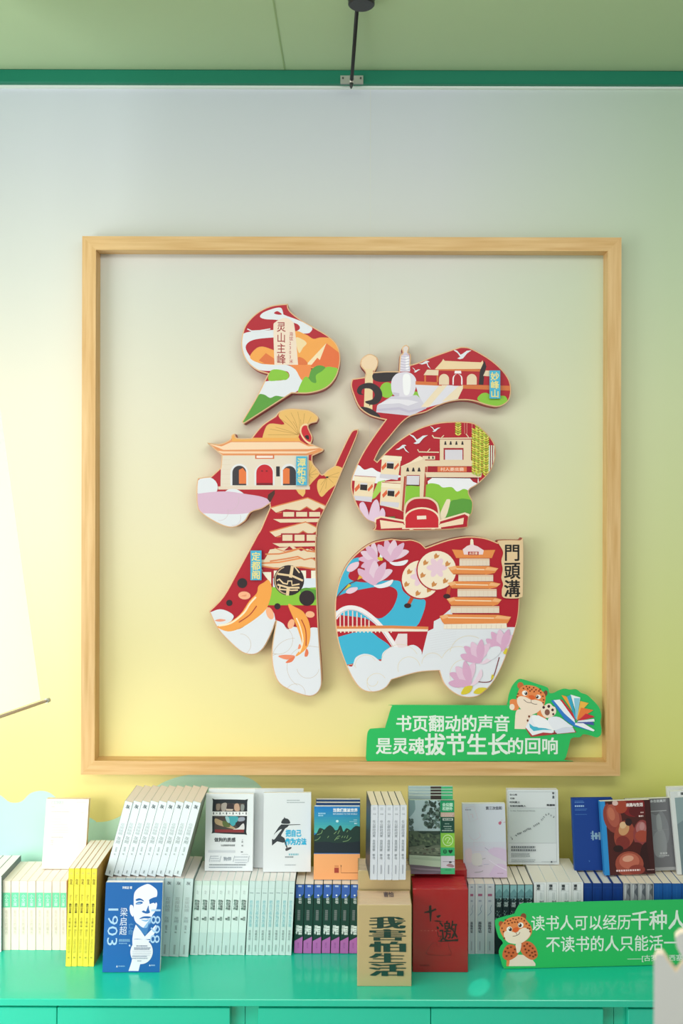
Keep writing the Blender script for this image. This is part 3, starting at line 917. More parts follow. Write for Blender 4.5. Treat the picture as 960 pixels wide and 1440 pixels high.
# flower at lower left
for P in ([(100, 560), (125, 545), (150, 600), (150, 660), (115, 620)], [(150, 650), (170, 560), (200, 530), (215, 590), (190, 660)], [(190, 660), (225, 580), (245, 600), (240, 640), (210, 670)], [(110, 620), (160, 640), (215, 660), (180, 690), (130, 660)]):
    K3('e7c8e0', P)
K3(DKLEAF, [(60, 555), (90, 560), (95, 590)], 0); K3('4d7a3c', [(245, 630), (300, 625), (290, 640)], 2)
# drum and lions gate
K3(CREAM, [(350, 600), (362, 550), (400, 520), (450, 515), (500, 520), (540, 550), (552, 600), (552, 650, 1), (350, 650, 1)])
K3(RED, [(360, 600), (372, 556), (405, 530), (450, 525), (496, 530), (530, 556), (542, 600), (540, 640, 1), (362, 640, 1)])
K3('f5dcc0', [(180, 690), (188, 636), (222, 622), (350, 644), (550, 644), (694, 602), (720, 612), (716, 690)], 0)
K3(RED, [(190, 695), (196, 642), (222, 632), (350, 655), (550, 655), (692, 612), (712, 624), (706, 684), (550, 696), (210, 702)], 0)
K3('f6d9bc', [(216, 645), (346, 664), (362, 688), (222, 694)], 0); K3('f6d9bc', [(552, 668), (688, 632), (684, 668), (562, 686)], 0)
a.ell(*pt(w, 452, 645), 26, 18, 'f5dcc0', n=28); a.ell(*pt(w, 452, 645), 23.4, 15.6, 'cc2230', n=28)
K3('f5dcc0', [(340, 696), (345, 672), (560, 672), (560, 694)], 0); K3('cc2230', [(360, 640), (545, 640), (545, 688), (360, 690)], 0)
K3('f6e2d2', [(424, 622), (476, 620), (477, 640), (425, 642)], 0)
for x, y, s_, q in ((525, 135, 7.5, 5), (430, 190, 14, 0), (345, 240, 10, 190)): a.bird(*pt(w, x, y), s_, WHITE, q)
pm.obj('printed_face', r)
plaque(r, c, *pt(u, 768, 188), *pt(u, 824, 334), '妙峰山')

# ---------------- panel E: the lower right panel with its name board
u = crop(460, 740, 3.310)
out = spline(u([(300, 58, 1), (210, 76), (130, 132), (75, 205), (43, 300), (35, 400), (46, 520), (76, 620), (120, 715), (165, 764), (222, 773), (272, 754), (300, 716, 1), (420, 682), (520, 674, 1), (545, 738), (600, 784), (660, 799), (722, 780), (790, 700), (850, 560), (888, 430), (896, 336, 1), (910, 328, 1), (912, 78), (895, 66), (806, 66), (792, 76, 1), (730, 54), (650, 48), (560, 64), (458, 100, 1), (432, 76), (392, 62), (352, 64)]), 5)
r, c, pm, a = panel(out, 'relief_panel', 'lower right relief panel with bridge, pagoda and magnolias above white clouds')
CY2 = '3fb4d8'
K2(CY2, [(30, 330, 1), (70, 220), (115, 156), (155, 148), (130, 185), (98, 228), (120, 254), (200, 262), (280, 252), (340, 258), (352, 300), (400, 336), (450, 340), (456, 372), (430, 445), (405, 475, 1), (250, 468), (180, 430), (30, 410, 1)])
K2(RED, [(20, 400, 1), (42, 332), (130, 300), (250, 280), (308, 286), (327, 320), (298, 390), (238, 430), (170, 385), (100, 380)])
K2(CY2, [(30, 522, 1), (120, 496), (190, 486), (240, 520), (292, 560), (285, 610), (200, 625), (60, 650, 1)])
# white ground and stair
K2('e2e4ec', [(440, 600), (468, 488), (494, 476), (496, 442), (520, 430), (575, 384), (600, 470, 1), (900, 470, 1), (900, 800, 1), (440, 800, 1)], 0)
for i in range(9): a.stroke(u([(470 + i * 2, 500 + i * 11), (600, 480 + i * 11)]), .3, 'd6d4de')
# bridge
K2('eadade', [(330, 500), (372, 500), (372, 575), (330, 575), (312, 540)], 0)
a.stroke(u([(36, 428), (60, 396), (100, 380), (150, 388), (200, 420), (250, 468), (295, 530), (322, 572)]), 7, 'f2eaee', 4)
a.stroke(u([(36, 436), (62, 404), (100, 389), (150, 398), (200, 430), (250, 478), (290, 535), (316, 578)]), 1, 'cdbcc6', 4)
K2('e0894e', [(30, 464), (300, 462), (470, 468), (470, 480), (300, 476), (30, 478)], 0)
K2('f4e2d2', [(30, 478), (300, 476), (470, 480), (466, 490), (30, 490)], 0)
for x, y in ((60, 405), (78, 396), (98, 392), (118, 394), (138, 400), (158, 412), (176, 424), (194, 438)): a.stroke(u([(x, y), (x, 468)]), 1.7, 'f2d6cc')
for x in range(45, 300, 18): a.stroke(u([(x, 488), (x, 496)]), 1.6, 'f4e2d2')
# clouds
K2(WHITE, [(60, 660, 1), (90, 648), (116, 652), (132, 612), (170, 594), (212, 602), (250, 628), (258, 590), (300, 562), (350, 566), (400, 552), (436, 576), (446, 612), (500, 612), (540, 600), (590, 560), (660, 540), (720, 560), (760, 620), (800, 800, 1), (60, 800, 1)])
a.poly(u([(560, 700), (580, 640), (640, 560), (760, 540), (900, 500), (900, 800), (560, 800)]), WHITE)
LN = 'e3d3b4'
for cx, cy, rx, a0, a1 in ((180, 650, 50, 180, 330), (380, 660, 52, 160, 350), (340, 640, 90, 190, 330), (230, 730, 45, 90, 330), (210, 720, 25, 0, 220), (490, 640, 50, 180, 330), (610, 640, 80, 200, 330), (660, 600, 90, 190, 300), (640, 690, 70, 100, 270), (110, 670, 26, 190, 340)):
    a.ring(*pt(u, cx, cy), rx / 3.31, rx / 3.31, .55, LN, a0, a1)
# round fans
for cx, cy, rr in ((435, 247, 88), (510, 205, 90)):
    if cx == 435: a.stroke(u([(402, 318), (375, 370)]), 5, 'c4502c')
    else: a.stroke(u([(575, 250), (560, 320)]), 5, 'c4502c')
    a.ell(*pt(u, cx, cy), (rr + 6) / 3.31, (rr + 6) / 3.31, RED, n=32); a.ell(*pt(u, cx, cy), rr / 3.31, rr / 3.31, 'f5e4ce', n=32)
    for t in range(0, 360, 60):
        a.ell(*pt(u, cx + 22 * math.cos(rad(t)), cy - 12 + 22 * math.sin(rad(t))), 8, 4.2, 'eccada', t)
    for t, d_ in ((215, 62), (270, 66), (160, 68), (100, 66), (330, 60), (50, 64)):
        q = pt(u, cx + d_ * math.cos(rad(t)), cy + d_ * math.sin(rad(t)))
        a.poly([(q[0] - 3.5, q[1] + 4), (q[0] - 4, q[1] - 1), (q[0] - 1, q[1] - 4.5), (q[0] + 1, q[1] - 1), (q[0] + 4, q[1] - 2), (q[0] + 2, q[1] + 2)], 'cf8a4c')
a.ell(*pt(u, 374, 370), 5, 3.4, '3a2024'); a.ell(*pt(u, 556, 326), 5, 3.4, '3a2024')
# pagoda
O1, O2 = 'e98e4c', 'f3b47c'
K2('f5e6d0', [(664, 100), (666, 64), (672, 58), (679, 64), (682, 100)], 0)
K2(O1, [(580, 108), (640, 112), (700, 112), (782, 110), (766, 148), (600, 148)], 0)
K2('efd6da', [(630, 108), (650, 92), (672, 84), (700, 94), (728, 112), (724, 132), (636, 132)], 0)
K2('b02030', [(655, 118), (704, 118), (704, 134), (655, 134)], 0); a.fit('永定樓', *pt(u, 660, 120), *pt(u, 699, 132), 'f6d8c4', 0.02)
tops = [(615, 755, 150, 184, 562, 796, 186, 226), (610, 772, 226, 256, 558, 806, 258, 292), (606, 788, 292, 328, 555, 812, 332, 372), (574, 800, 372, 404, 522, 856, 412, 460)]
for x0, x1, y0, y1, rx0, rx1, ry0, ry1 in tops:
    K2('e8d6c4', [(x0, y0), (x1, y0), (x1, y1), (x0, y1)], 0)
    for i in range(1, 9): a.stroke(u([(x0 + (x1 - x0) * i / 9, y0 + 3), (x0 + (x1 - x0) * i / 9, y1)]), .4, 'dcc2ae')
    K2('e6c4a8', [(x0, y0), (x1, y0), (x1, y0 + 8), (x0, y0 + 8)], 0)
    K2('8c2a2a', [(x0 - 14, ry0 - 2), (x1 + 4, ry0 - 2), (x1 + 4, ry0 + 6), (x0 - 14, ry0 + 6)], 0)
    K2(O1, [(rx0, ry0 + 6), (rx0 + 34, ry0 - 2), (x1 - 4, ry0), (rx1, ry0 + 10), (rx1 - 18, ry1 - 8), (x1 - 20, ry1), (rx0 + 24, ry1 - 2), (rx0 + 12, ry1 - 16)], 0)
    K2(O2, [(rx0, ry0 + 6), (rx0 + 34, ry0 - 2), (rx0 + 44, ry0 + 12), (rx0 + 16, ry0 + 20)], 0)
    K2(O2, [(rx1, ry0 + 10), (x1 - 10, ry0 + 4), (x1 - 24, ry0 + 18), (rx1 - 14, ry0 + 22)], 0)
    a.stroke(u([(rx0 + 40, ry0 + 13), (x1 - 24, ry0 + 16)]), 1.6, 'f8d8b4')
    a.stroke(u([(rx0 + 24, ry1 - 4), (x1 - 20, ry1 - 2)]), 1.3, 'c46a38')
K2('f4e6d4', [(542, 456), (834, 452), (836, 476), (542, 478)], 0)
for i in range(12): a.stroke(u([(556 + i * 23, 458), (556 + i * 23, 476)]), .5, 'dcc2ae')
# magnolias
def magnolia(x, y, s, rot, pal=('dfb2cf', 'e8cadd', 'eeeaf2')):
    shapes = [([(0, 0), (-38, -30), (-52, -70), (-26, -62), (0, -20)], pal[0]), ([(0, 0), (38, -30), (56, -66), (28, -62), (4, -20)], pal[1]),
              ([(0, 4), (-26, -34), (-20, -84), (4, -64), (10, -20)], pal[1]), ([(0, 4), (-4, -50), (22, -90), (30, -50), (16, -10)], pal[0]),
              ([(0, 6), (-54, -12), (-70, -40), (-30, -36), (6, -8)], pal[0]), ([(2, 6), (30, -8), (66, -34), (60, -8), (26, 10)], pal[2])]
    cs, sn = math.cos(rad(rot)), math.sin(rad(rot))
    for P, h in shapes:
        a.poly(u([(x + (px * cs - py * sn) * s, y + (px * sn + py * cs) * s) for px, py in P]), h, 4)
a.stroke(u([(36, 345), (60, 310), (100, 270), (150, 246), (200, 205), (240, 150)]), 1.4, '7a2430', 4)
K2('d8c83c', [(75, 300), (100, 268), (112, 276)], 0)
for x, y, s, q in ((232, 160, 1.0, -50), (290, 160, 1.15, 25), (215, 268, 1.25, 15)): magnolia(x, y, s, q)
K2('eccadb', [(90, 205), (108, 176), (146, 166), (142, 190), (112, 212)]); K2('eccadb', [(86, 308), (104, 288), (140, 284), (136, 300), (108, 314)])
a.ell(*pt(u, 246, 152), 4, 2.4, 'd8c83c', 20); a.poly(u([(140, 250), (150, 226), (166, 240)]), 'e8a83c')
a.stroke(u([(690, 722), (740, 726), (770, 708), (800, 610)]), 1.2, '7a2430', 3)
for x, y, s, q in ((812, 575, 1.1, 5), (706, 632, 1.15, -8), (660, 736, 1.2, -25)): magnolia(x, y, s, q, ('dcaacb', 'e6c2da', 'ecd4e4'))
K2(WHITE, [(740, 610), (760, 566), (800, 560), (806, 586), (770, 620)])
for P in ([(622, 782), (640, 748), (676, 744), (660, 776)], [(680, 776), (704, 752), (748, 756), (716, 780)], [(762, 716), (766, 690), (776, 700)], [(818, 590), (836, 566), (838, 596)]): K2('dcc83a', P, 3)
pm.obj('printed_face', r)
nb = MB(c)
q = spline(u([(795, 78, 1), (806, 68), (895, 67), (911, 80), (909, 328, 1), (880, 336), (820, 332), (812, 300), (818, 270), (810, 240), (816, 200), (810, 160), (818, 120)]), 4)
nb.prism([fmap(*p, 0.006) for p in q], [fmap(*p, 0.0) for p in q], M('e5c69c', 0.55), M('c79c6a', 0.55))
na = Art(nb, lambda x, y, off: fmap(x, y, off + 0.006))
na.vtext('門頭溝', *[pt(u, 860, 0)[0], pt(u, 0, 80)[1], pt(u, 0, 332)[1]], 23.5, '1c1a18', 0.02)
nb.obj('name_board', r)

# ================================================================== GREEN SLOGAN SIGNS
def leopard(a, f, s, wave):
    P = lambda h, pts, sm=4: a.poly(f(pts), h, sm)
    def E(x, y, rx, ry, h, rot=0): a.ell(*pt(f, x, y), rx * s, ry * s, h, rot)
    FUR, LT, SP = 'ea8a4e', 'f6e2cf', '7c3418'
    return P, E, FUR, LT, SP

SIGN = 'f'
GREEN = M('2abc62', 0.4)
def slogan(outline, pm_, depth, name, label):
    pts = [p[:2] for p in outline]
    c = pm_(sum(p[0] for p in pts) / len(pts), max(p[1] for p in pts))
    r = empty(name, c, label, 'sign', 'green slogan signs')
    m = MB(c)
    m.prism([pm_(*p) for p in pts], [pm_(*p, -depth) for p in pts], GREEN, M('9fdcb4', 0.5))
    m.obj('board', r)
    lm = MB(c)
    return r, c, lm, Art(lm, pm_)

# upper sign, standing on the bottom rail of the frame
sb = W(680, 1070.6, WALL - 0.0475)
tilt = rad(4)
pmS = plane_map(sb, Vector((0, -math.cos(tilt), math.sin(tilt))))
u = crop(500, 940, 2.526); w = crop(700, 940, 6.0)
out = spline(u([(36, 318, 1), (40, 240), (48, 217), (62, 213), (104, 211, 1), (122, 150), (130, 133), (145, 129)]) + w([(20, 310), (72, 302), (88, 230), (112, 160), (146, 112), (182, 88), (240, 100), (330, 130), (418, 162), (432, 205), (470, 205), (510, 184), (560, 170), (605, 178), (660, 176), (700, 205), (748, 222), (790, 258), (822, 290), (856, 335), (872, 400), (862, 450), (872, 510), (866, 560), (832, 582), (780, 566), (720, 556), (690, 580), (640, 582), (612, 596, 1)]) + u([(748, 310), (738, 324), (722, 331), (60, 334), (42, 332)]), 4)
out = [(x, min(y, 1070.3)) for x, y in out]
r, c, lm, a = slogan(out, pmS, 0.008, 'slogan_sign', 'green slogan sign with cub and open books on the frame ledge')
INK = 'e4f0e6'
X1, Y1 = (lambda v: 500 + v / 2.526), (lambda v: 940 + v / 2.526)
a.fit('书页翻动的声音', X1(145), Y1(166), X1(545), Y1(224), INK, 0.022)
a.fit('是灵魂', X1(73), Y1(246), X1(243), Y1(304), INK, 0.022)
a.fit('拔节生长', X1(247), Y1(232), X1(540), Y1(307), INK, 0.024)
a.fit('的回响', X1(542), Y1(246), X1(716), Y1(304), INK, 0.022)
lm.obj('lettering', r)
lm = MB(c); a = Art(lm, lambda x, y, off: pmS(x, y, off + .0004))
P, E, FUR, LT, SP = leopard(a, w, 1 / 6, 1)
P(LT, [(140, 510, 1), (150, 370), (190, 345), (270, 370), (300, 420), (270, 470), (230, 512, 1)])
P(FUR, [(98, 290), (110, 262), (150, 262), (175, 300), (170, 345), (120, 350)]); E(118, 325, 22, 26, LT)
E(190, 145, 27, 30, 'c86c3a', -20); E(398, 212, 18, 28, '7c4a34', 20)
P(FUR, [(165, 210), (190, 160), (240, 140), (310, 150), (360, 180), (398, 225), (395, 290), (370, 345), (310, 382), (235, 372), (175, 320), (155, 262)])
P(LT, [(160, 260), (185, 235), (230, 240), (280, 265), (320, 265), (372, 285), (380, 312), (340, 365), (280, 390), (225, 375), (170, 312)])
E(226, 208, 24, 22, 'f8f4ee', 15); E(236, 210, 12, 14, '2c1c1c'); E(340, 240, 22, 19, 'f8f4ee', 15); E(330, 240, 12, 13, '2c1c1c'); E(232, 205, 4, 4, 'ffffff'); E(327, 235, 4, 4, 'ffffff')
P('e2642c', [(256, 232), (290, 225), (315, 245), (298, 262), (275, 258)])
a.stroke(w([(216, 262), (245, 285), (280, 290), (302, 300), (330, 302)]), .7, '4a2a22', 3); a.stroke(w([(280, 262), (278, 290)]), .5, '4a2a22')
for x, y in ((240, 152), (265, 160), (285, 178), (300, 162), (320, 180), (345, 190), (270, 190), (215, 168), (360, 205), (378, 235), (168, 215), (160, 240), (385, 265), (380, 290), (250, 172), (305, 195), (355, 175)): E(x, y, 7.5, 6, SP, x)
P(FUR, [(330, 380), (365, 350), (400, 400), (395, 440), (340, 410)])
P(LT, [(358, 350), (365, 315), (395, 312), (410, 300), (440, 296), (462, 318), (484, 330), (490, 370), (466, 402), (420, 418), (380, 400)])
for x, y, q in ((385, 328, 11), (428, 320, 12), (460, 350, 11), (466, 386, 9)): E(x, y, q, q * 1.1, '4a2a2c')
E(415, 370, 22, 26, '8a5a4c')
for x, y in ((262, 405), (250, 440), (280, 420), (262, 470)): E(x, y, 8, 10, SP)
# open books printed on the board
P('b23a3a', [(228, 500), (278, 578), (470, 556), (660, 540), (640, 508), (470, 530), (300, 540)], 0)
P('eef0f8', [(232, 496), (280, 400), (340, 395), (410, 430), (470, 520), (470, 548), (380, 540), (290, 566)], 0)
P('44b6d2', [(262, 462), (300, 490), (380, 500), (460, 520), (380, 518), (300, 528), (270, 500)], 0)
P('f6f6fb', [(286, 402), (330, 396), (400, 425), (460, 480), (478, 522), (400, 505), (320, 490)], 3)
P('eceef8', [(478, 522), (420, 440), (450, 410), (520, 412), (600, 470), (630, 492), (540, 500)], 3)
P('d8dcec', [(478, 524), (540, 500), (628, 494), (650, 536), (490, 552)], 0)
E(475, 548, 22, 7, '8c2430')
P('2f7cd0', [(448, 272), (480, 262), (640, 420), (660, 480), (640, 488), (560, 430)], 0)
P('eef2fb', [(468, 268), (520, 262), (640, 410), (650, 460), (560, 380)], 0)
for P_, h in (([(520, 258), (545, 268), (648, 400), (650, 440)], 'c8303a'), ([(535, 225), (572, 235), (610, 270), (652, 420), (640, 380)], 'f2a23a'), ([(580, 236), (612, 222), (655, 400), (655, 440)], '38a8cc'), ([(612, 220), (694, 245), (664, 440), (650, 350)], 'eef4fa'), ([(640, 250), (690, 250), (668, 440), (655, 420)], '8cc8e0'), ([(694, 275), (765, 292), (720, 340), (664, 430)], 'f2b84a'), ([(700, 330), (805, 352), (664, 440)], 'ec7c3a'), ([(740, 380), (800, 400), (815, 410), (668, 448)], 'd02e3c'), ([(680, 440), (810, 425), (815, 448), (664, 455)], 'e6ecf6'), ([(670, 452), (800, 450), (812, 478), (664, 462)], '4a5aa8'), ([(650, 460), (720, 462), (815, 520), (805, 532), (650, 478)], 'f4f6fc'), ([(652, 476), (800, 532), (760, 520), (640, 488)], '2f7cd0')):
    P(h, P_, 0)
lm.obj('printed_picture', r)

# lower sign, leaning back on the worktop against the spines
sb = W(800, 1360, F * (EYE - CABTOP) / (1360.5 - CY))
sb.z = CABTOP + 0.0016
tilt, yaw = rad(7), rad(2.8)
pmS2 = plane_map(sb, Vector((math.sin(yaw) * math.cos(tilt), -math.cos(yaw) * math.cos(tilt), math.sin(tilt))))
w = crop(690, 1260, 6.4); u = crop(660, 1220, 3.2)
out = spline(w([(122, 655, 1), (102, 625), (84, 560), (70, 500), (88, 450), (108, 425), (92, 395), (68, 370), (46, 300), (36, 240), (46, 208), (110, 186), (170, 170), (212, 156, 1), (232, 110), (262, 72), (300, 62, 1)]) + [(840, 1267.2, 1), (960, 1264.6, 1), (1016, 1264, 1), (1020, 1268, 1), (1020, 1350, 1), (1016, 1354.6, 1)], 4)
out = [(x, min(y, 1362.4 - (x - 709) * .0255)) for x, y in out]
r, c, lm, a = slogan(out, pmS2, 0.008, 'slogan_sign', 'green slogan sign with cub folding its arms on the turquoise worktop')
X1, Y1 = (lambda v: 660 + v / 3.2), (lambda v: 1220 + v / 3.2)
sl = -0.012
a.fit('读书人可以经历', X1(278), Y1(217), X1(724), Y1(284), INK, 0.01, slope=sl)
a.fit('千种人', X1(728), Y1(195), X1(972), Y1(280), INK, 0.015, slope=sl)
a.fit('不读书的人只能活一', X1(345), Y1(310), X1(936), Y1(380), INK, 0.012, slope=sl)
a.fit('——[古罗马] 西塞', X1(710), Y1(394), X1(958), Y1(426), INK, 0.01, slope=sl)
lm.obj('lettering', r)
lm = MB(c); a = Art(lm, lambda x, y, off: pmS2(x, y, off + .0004))
P, E, FUR, LT, SP = leopard(a, w, 1 / 6.4, 0)
P('f3dccb', [(140, 632, 1), (170, 560), (230, 530), (330, 540), (395, 600), (400, 630, 1)]); P(FUR, [(140, 632, 1), (142, 580), (170, 575), (160, 632, 1)], 2)
P('d8693a', [(105, 545), (112, 490), (150, 440), (205, 440), (240, 480), (240, 530), (190, 570), (140, 578)])
P('dc7040', [(265, 440), (300, 410), (350, 412), (395, 450), (420, 510), (415, 550), (370, 575), (310, 545), (270, 500)])
E(95, 255, 24, 30, 'b2552e', -25); E(292, 185, 26, 30, '8a4a30', 10)
P(FUR, [(80, 300), (100, 250), (150, 205), (220, 185), (290, 190), (330, 230), (362, 275), (368, 330), (335, 385), (270, 425), (200, 430), (140, 405), (105, 360)])
P(LT, [(115, 340), (150, 310), (210, 325), (262, 300), (300, 285), (340, 300), (355, 340), (330, 385), (268, 426), (200, 430), (140, 405)])
E(166, 300, 26, 25, 'f8f4ee', -15); E(174, 300, 15, 17, '2c1c1c'); E(268, 262, 25, 24, 'f8f4ee', -15); E(262, 264, 15, 17, '2c1c1c'); E(168, 293, 5, 5, 'ffffff'); E(257, 257, 5, 5, 'ffffff')
P('e2622c', [(195, 300), (230, 280), (252, 295), (245, 318), (218, 330), (202, 318)])
a.stroke(w([(196, 362), (225, 358), (250, 345), (262, 325)]), .7, '4a2a22', 3); a.stroke(w([(225, 328), (235, 352)]), .5, '4a2a22')
for x, y in ((125, 245), (150, 225), (175, 220), (200, 205), (225, 212), (250, 200), (275, 205), (300, 222), (318, 250), (190, 240), (215, 235), (160, 250), (240, 235), (100, 290), (112, 320), (120, 380), (345, 265), (352, 320), (130, 215), (330, 290), (348, 295)): E(x, y, 8, 6.5, SP, x)
P('f4e0d0', [(222, 440), (245, 418), (272, 425), (272, 455), (260, 500), (235, 512), (228, 480)])
for x, y in ((130, 500), (150, 470), (180, 460), (160, 510), (140, 540), (185, 540), (215, 480), (200, 510), (300, 450), (325, 430), (350, 450), (375, 470), (340, 490), (370, 510), (395, 500), (350, 535), (380, 545), (310, 480), (400, 530), (320, 510)): E(x, y, 9, 8, SP, x)
lm.obj('printed_picture', r)

# ================================================================== BOOKS
PAGE, PAGE2 = 'f6f1ec', 'f6f4f1'
ORD = ['leftmost', 'second from left', 'third from left', 'fourth from left', 'fifth from left', 'sixth from left', 'seventh from left', 'eighth from left', 'ninth from left']

def zshelf(yb): return F * (EYE - CABTOP) / (yb - CY)

def page_block(mb, x0, x1, y0, y1, z0, z1, h):
    m = M(h, 0.8)
    mb.box(x0, x1, y0, y1, z0, z1, m)

def book_spine(root, w, h, d, cover, paint=None, pages=PAGE, hard=False, back=None, side=None):
    """spine towards -Y, standing at the origin"""
    t = 0.0022 if hard else 0.0007
    ov = 0.003 if hard else 0.0003
    mb = MB()
    mc = M(cover, 0.45)
    ms = M(side or cover, 0.45)
    r = min(0.002, w * .14)
    mb.box(0, w, 0, t, 0, h, mc, r * .6)                    # spine
    mb.box(0, t, t, d, 0, h, M(back or side or cover, .45)); mb.box(w - t, w, t, d, 0, h, ms)     # boards
    if paint:
        a = Art(mb, lambda x, y, off: Vector((x, -off - 2e-5, h - y)), clip=[(r * .5, r * .5), (w - r * .5, r * .5), (w - r * .5, h - r * .5), (r * .5, h - r * .5)])
        paint(a, w, h)
    mb.obj('cover', root)
    pb = MB()
    page_block(pb, t, w - t, t, d - ov - .0005, ov, h - ov, pages)
    pb.obj('pages', root)

def book_front(root, w, h, t, cover, paint=None, pages=PAGE2, spine=None, hard=False, rect=None, band=None):
    """front board towards -Y, spine at x = 0"""
    k = 0.002 if hard else 0.0008
    ov = 0.003 if hard else 0.0004
    mb = MB()
    mc = M(cover, 0.4)
    mb.box(0, w, 0, k, 0, h, mc); mb.box(0, w, t - k, t, 0, h, mc); mb.box(0, k, k, t - k, 0, h, M(spine or cover, 0.4))
    if paint:
        x0, y0, x1, y1 = rect
        a = Art(mb, lambda x, y, off: Vector(((x - x0) / (x1 - x0) * w, -off, h - (y - y0) / (y1 - y0) * h)), clip=[(x0, y0), (x1, y0), (x1, y1), (x0, y1)])
        paint(a)
    mb.obj('cover', root)
    pb = MB()
    page_block(pb, k, w - ov, k, t - k, ov, h - ov, pages)
    pb.obj('pages', root)
    if band:
        f, hh, fn = band
        bm_ = MB()
        e = 0.0005
        bm_.box(-e, w + e, -e, k, 0.0004, hh, M(f, 0.45)); bm_.box(-e, 0, k, t, .0004, hh, M(f, 0.45)); bm_.box(-e, w + e, t, t + e, .0004, hh, M(f, .45))
        if fn:
            x0, y0, x1, y1 = rect
            a = Art(bm_, lambda x, y, off: Vector(((x - x0) / (x1 - x0) * w, -e - off, h - (y - y0) / (y1 - y0) * h)))
            fn(a)
        bm_.obj('belly_band', root)

GROUP_TOP = {}
def spine_row(name, key, edges, yt, yb, d, cover, paint, noun, group, lean=0.0, ords=None, cat='book', labels=None, z=None, zbase=CABTOP, yaw=0.0, **kw):
    """edges: pixel columns of the feet of the spines, left to right"""
    z = z or zshelf(yb)
    n = len(edges) - 1
    ang = math.atan2(lean, yb - yt)
    h = (yb - yt) * z / F / math.cos(ang)
    wid = (edges[-1] - edges[0]) / n * z / F
    proto = None
    for i in range(n):
        xl = (edges[i] - CX) * z / F + (yb - CY) * 0.0026 * z / F * 0
        wi = (edges[i + 1] - edges[i]) * z / F * math.cos(ang)
        lab = labels[i] if labels else f'{(ords or ORD)[i]} of the {noun}'
        if proto is None:
            r = empty(name, (0, 0, 0), lab, cat, group)
            book_spine(r, wid * math.cos(ang) - .0004, h, d, cover, paint, **kw)
            proto = r
        else:
            r = dup(proto); r['label'] = lab
        w0 = wid * math.cos(ang) - .0004
        r.scale = ((wi - .0007) / w0, 1, 1)
        r.rotation_euler = (0, ang, yaw)
        xr = xl + wi / math.cos(ang)
        r.location = (xr - wi * math.cos(ang) if ang > 0 else xl, z - WALL + random.uniform(-.0012, .0012), zbase + (wi * math.sin(ang) if ang > 0 else 0) + .0003)
    GROUP_TOP[key] = zbase + h * math.cos(ang) + wid * math.sin(max(ang, 0)) + .0006
    return proto

# ---- spine printing -------------------------------------------------
def sp_cream(a, w, h):
    a.rect(0, .17 * h, w, .385 * h, '6fd2a4')
    a.vtext('小文庫', w * .5, .19 * h, .37 * h, w * .5, 'e8fbf0', 0)
    a.vtext('看不见的城市', w * .5, .42 * h, .78 * h, w * .38, 'cfc4b2', 0)
def sp_yellow(a, w, h):
    a.ell(w * .5, h * .05, w * .28, w * .22, 'd8cc5a')
    a.stroke([(0, h * .093), (w, h * .093)], .0006, 'c0a830'); a.stroke([(0, h * .178), (w, h * .178)], .0006, 'c0a830')
    a.vtext('台北', w * .5, .105 * h, .165 * h, w * .55, '6a5c20', .02)
    a.fit('Beni', w * .3, .27 * h, w * .7, .33 * h, 'a89c3a', quarter=1)
    a.vtext('蟲的山水畫', w * .5, .355 * h, .455 * h, w * .48, '5a5426', .02)
    a.vtext('之三第三章', w * .5, .50 * h, .6 * h, w * .42, '6e682e', .01)
    a.fit('Beni', w * .3, .62 * h, w * .7, .69 * h, 'a89c3a', quarter=1)
    a.fit('PLEASE HOLD ON', w * .3, .72 * h, w * .7, .86 * h, 'a89c3a', quarter=1)
    a.rect(w * .35, .9 * h, w * .65, .915 * h, 'b0a440')
def sp_grey(a, w, h):
    a.vtext('灰', w * .5, .04 * h, .085 * h, w * .5, '5a6a6e', .02)
    a.vtext('花房姑娘', w * .5, .24 * h, .43 * h, w * .55, 'a8b8b8')
    a.vtext('灰烬', w * .5, .49 * h, .57 * h, w * .55, '9cacae')
    a.vtext('双雪涛 著', w * .5, .6 * h, .7 * h, w * .28, '8a989a')
    a.rect(w * .4, .85 * h, w * .6, .97 * h, 'b4c0c0')
def sp_mint(a, w, h):
    a.rect(0, 0, w, .06 * h, 'd2e6dc'); a.rect(0, .7 * h, w, h, 'cfe2e0')
    a.vtext('七七', w * .5, .13 * h, .18 * h, w * .4, '8a9896', 0)
    a.vtext('把自己作', w * .35, .255 * h, .395 * h, w * .34, '3f6e60', .03); a.vtext('为方法论', w * .66, .255 * h, .395 * h, w * .34, '35443f', .03)
    a.vtext('著', w * .36, .5 * h, .53 * h, w * .35, '5c6c68', .02); a.vtext('谈话', w * .66, .48 * h, .535 * h, w * .35, '5c6c68', .02)
    a.rect(w * .44, .87 * h, w * .56, .97 * h, 'a8b8b8')
def sp_teal(a, w, h):
    a.stroke([(0, h * .1), (w, h * .1)], .0004, 'b2c6c2'); a.rect(w * .2, .155 * h, w * .8, .17 * h, 'a6babb')
    a.vtext('把自己作为方法', w * .5, .26 * h, .62 * h, w * .5, '8ecad2', .02)
    a.vtext('项飙吴琦', w * .5, .66 * h, .8 * h, w * .34, '8c9c9c', .01)
    a.rect(w * .42, .86 * h, w * .58, .95 * h, 'a4b4b4')
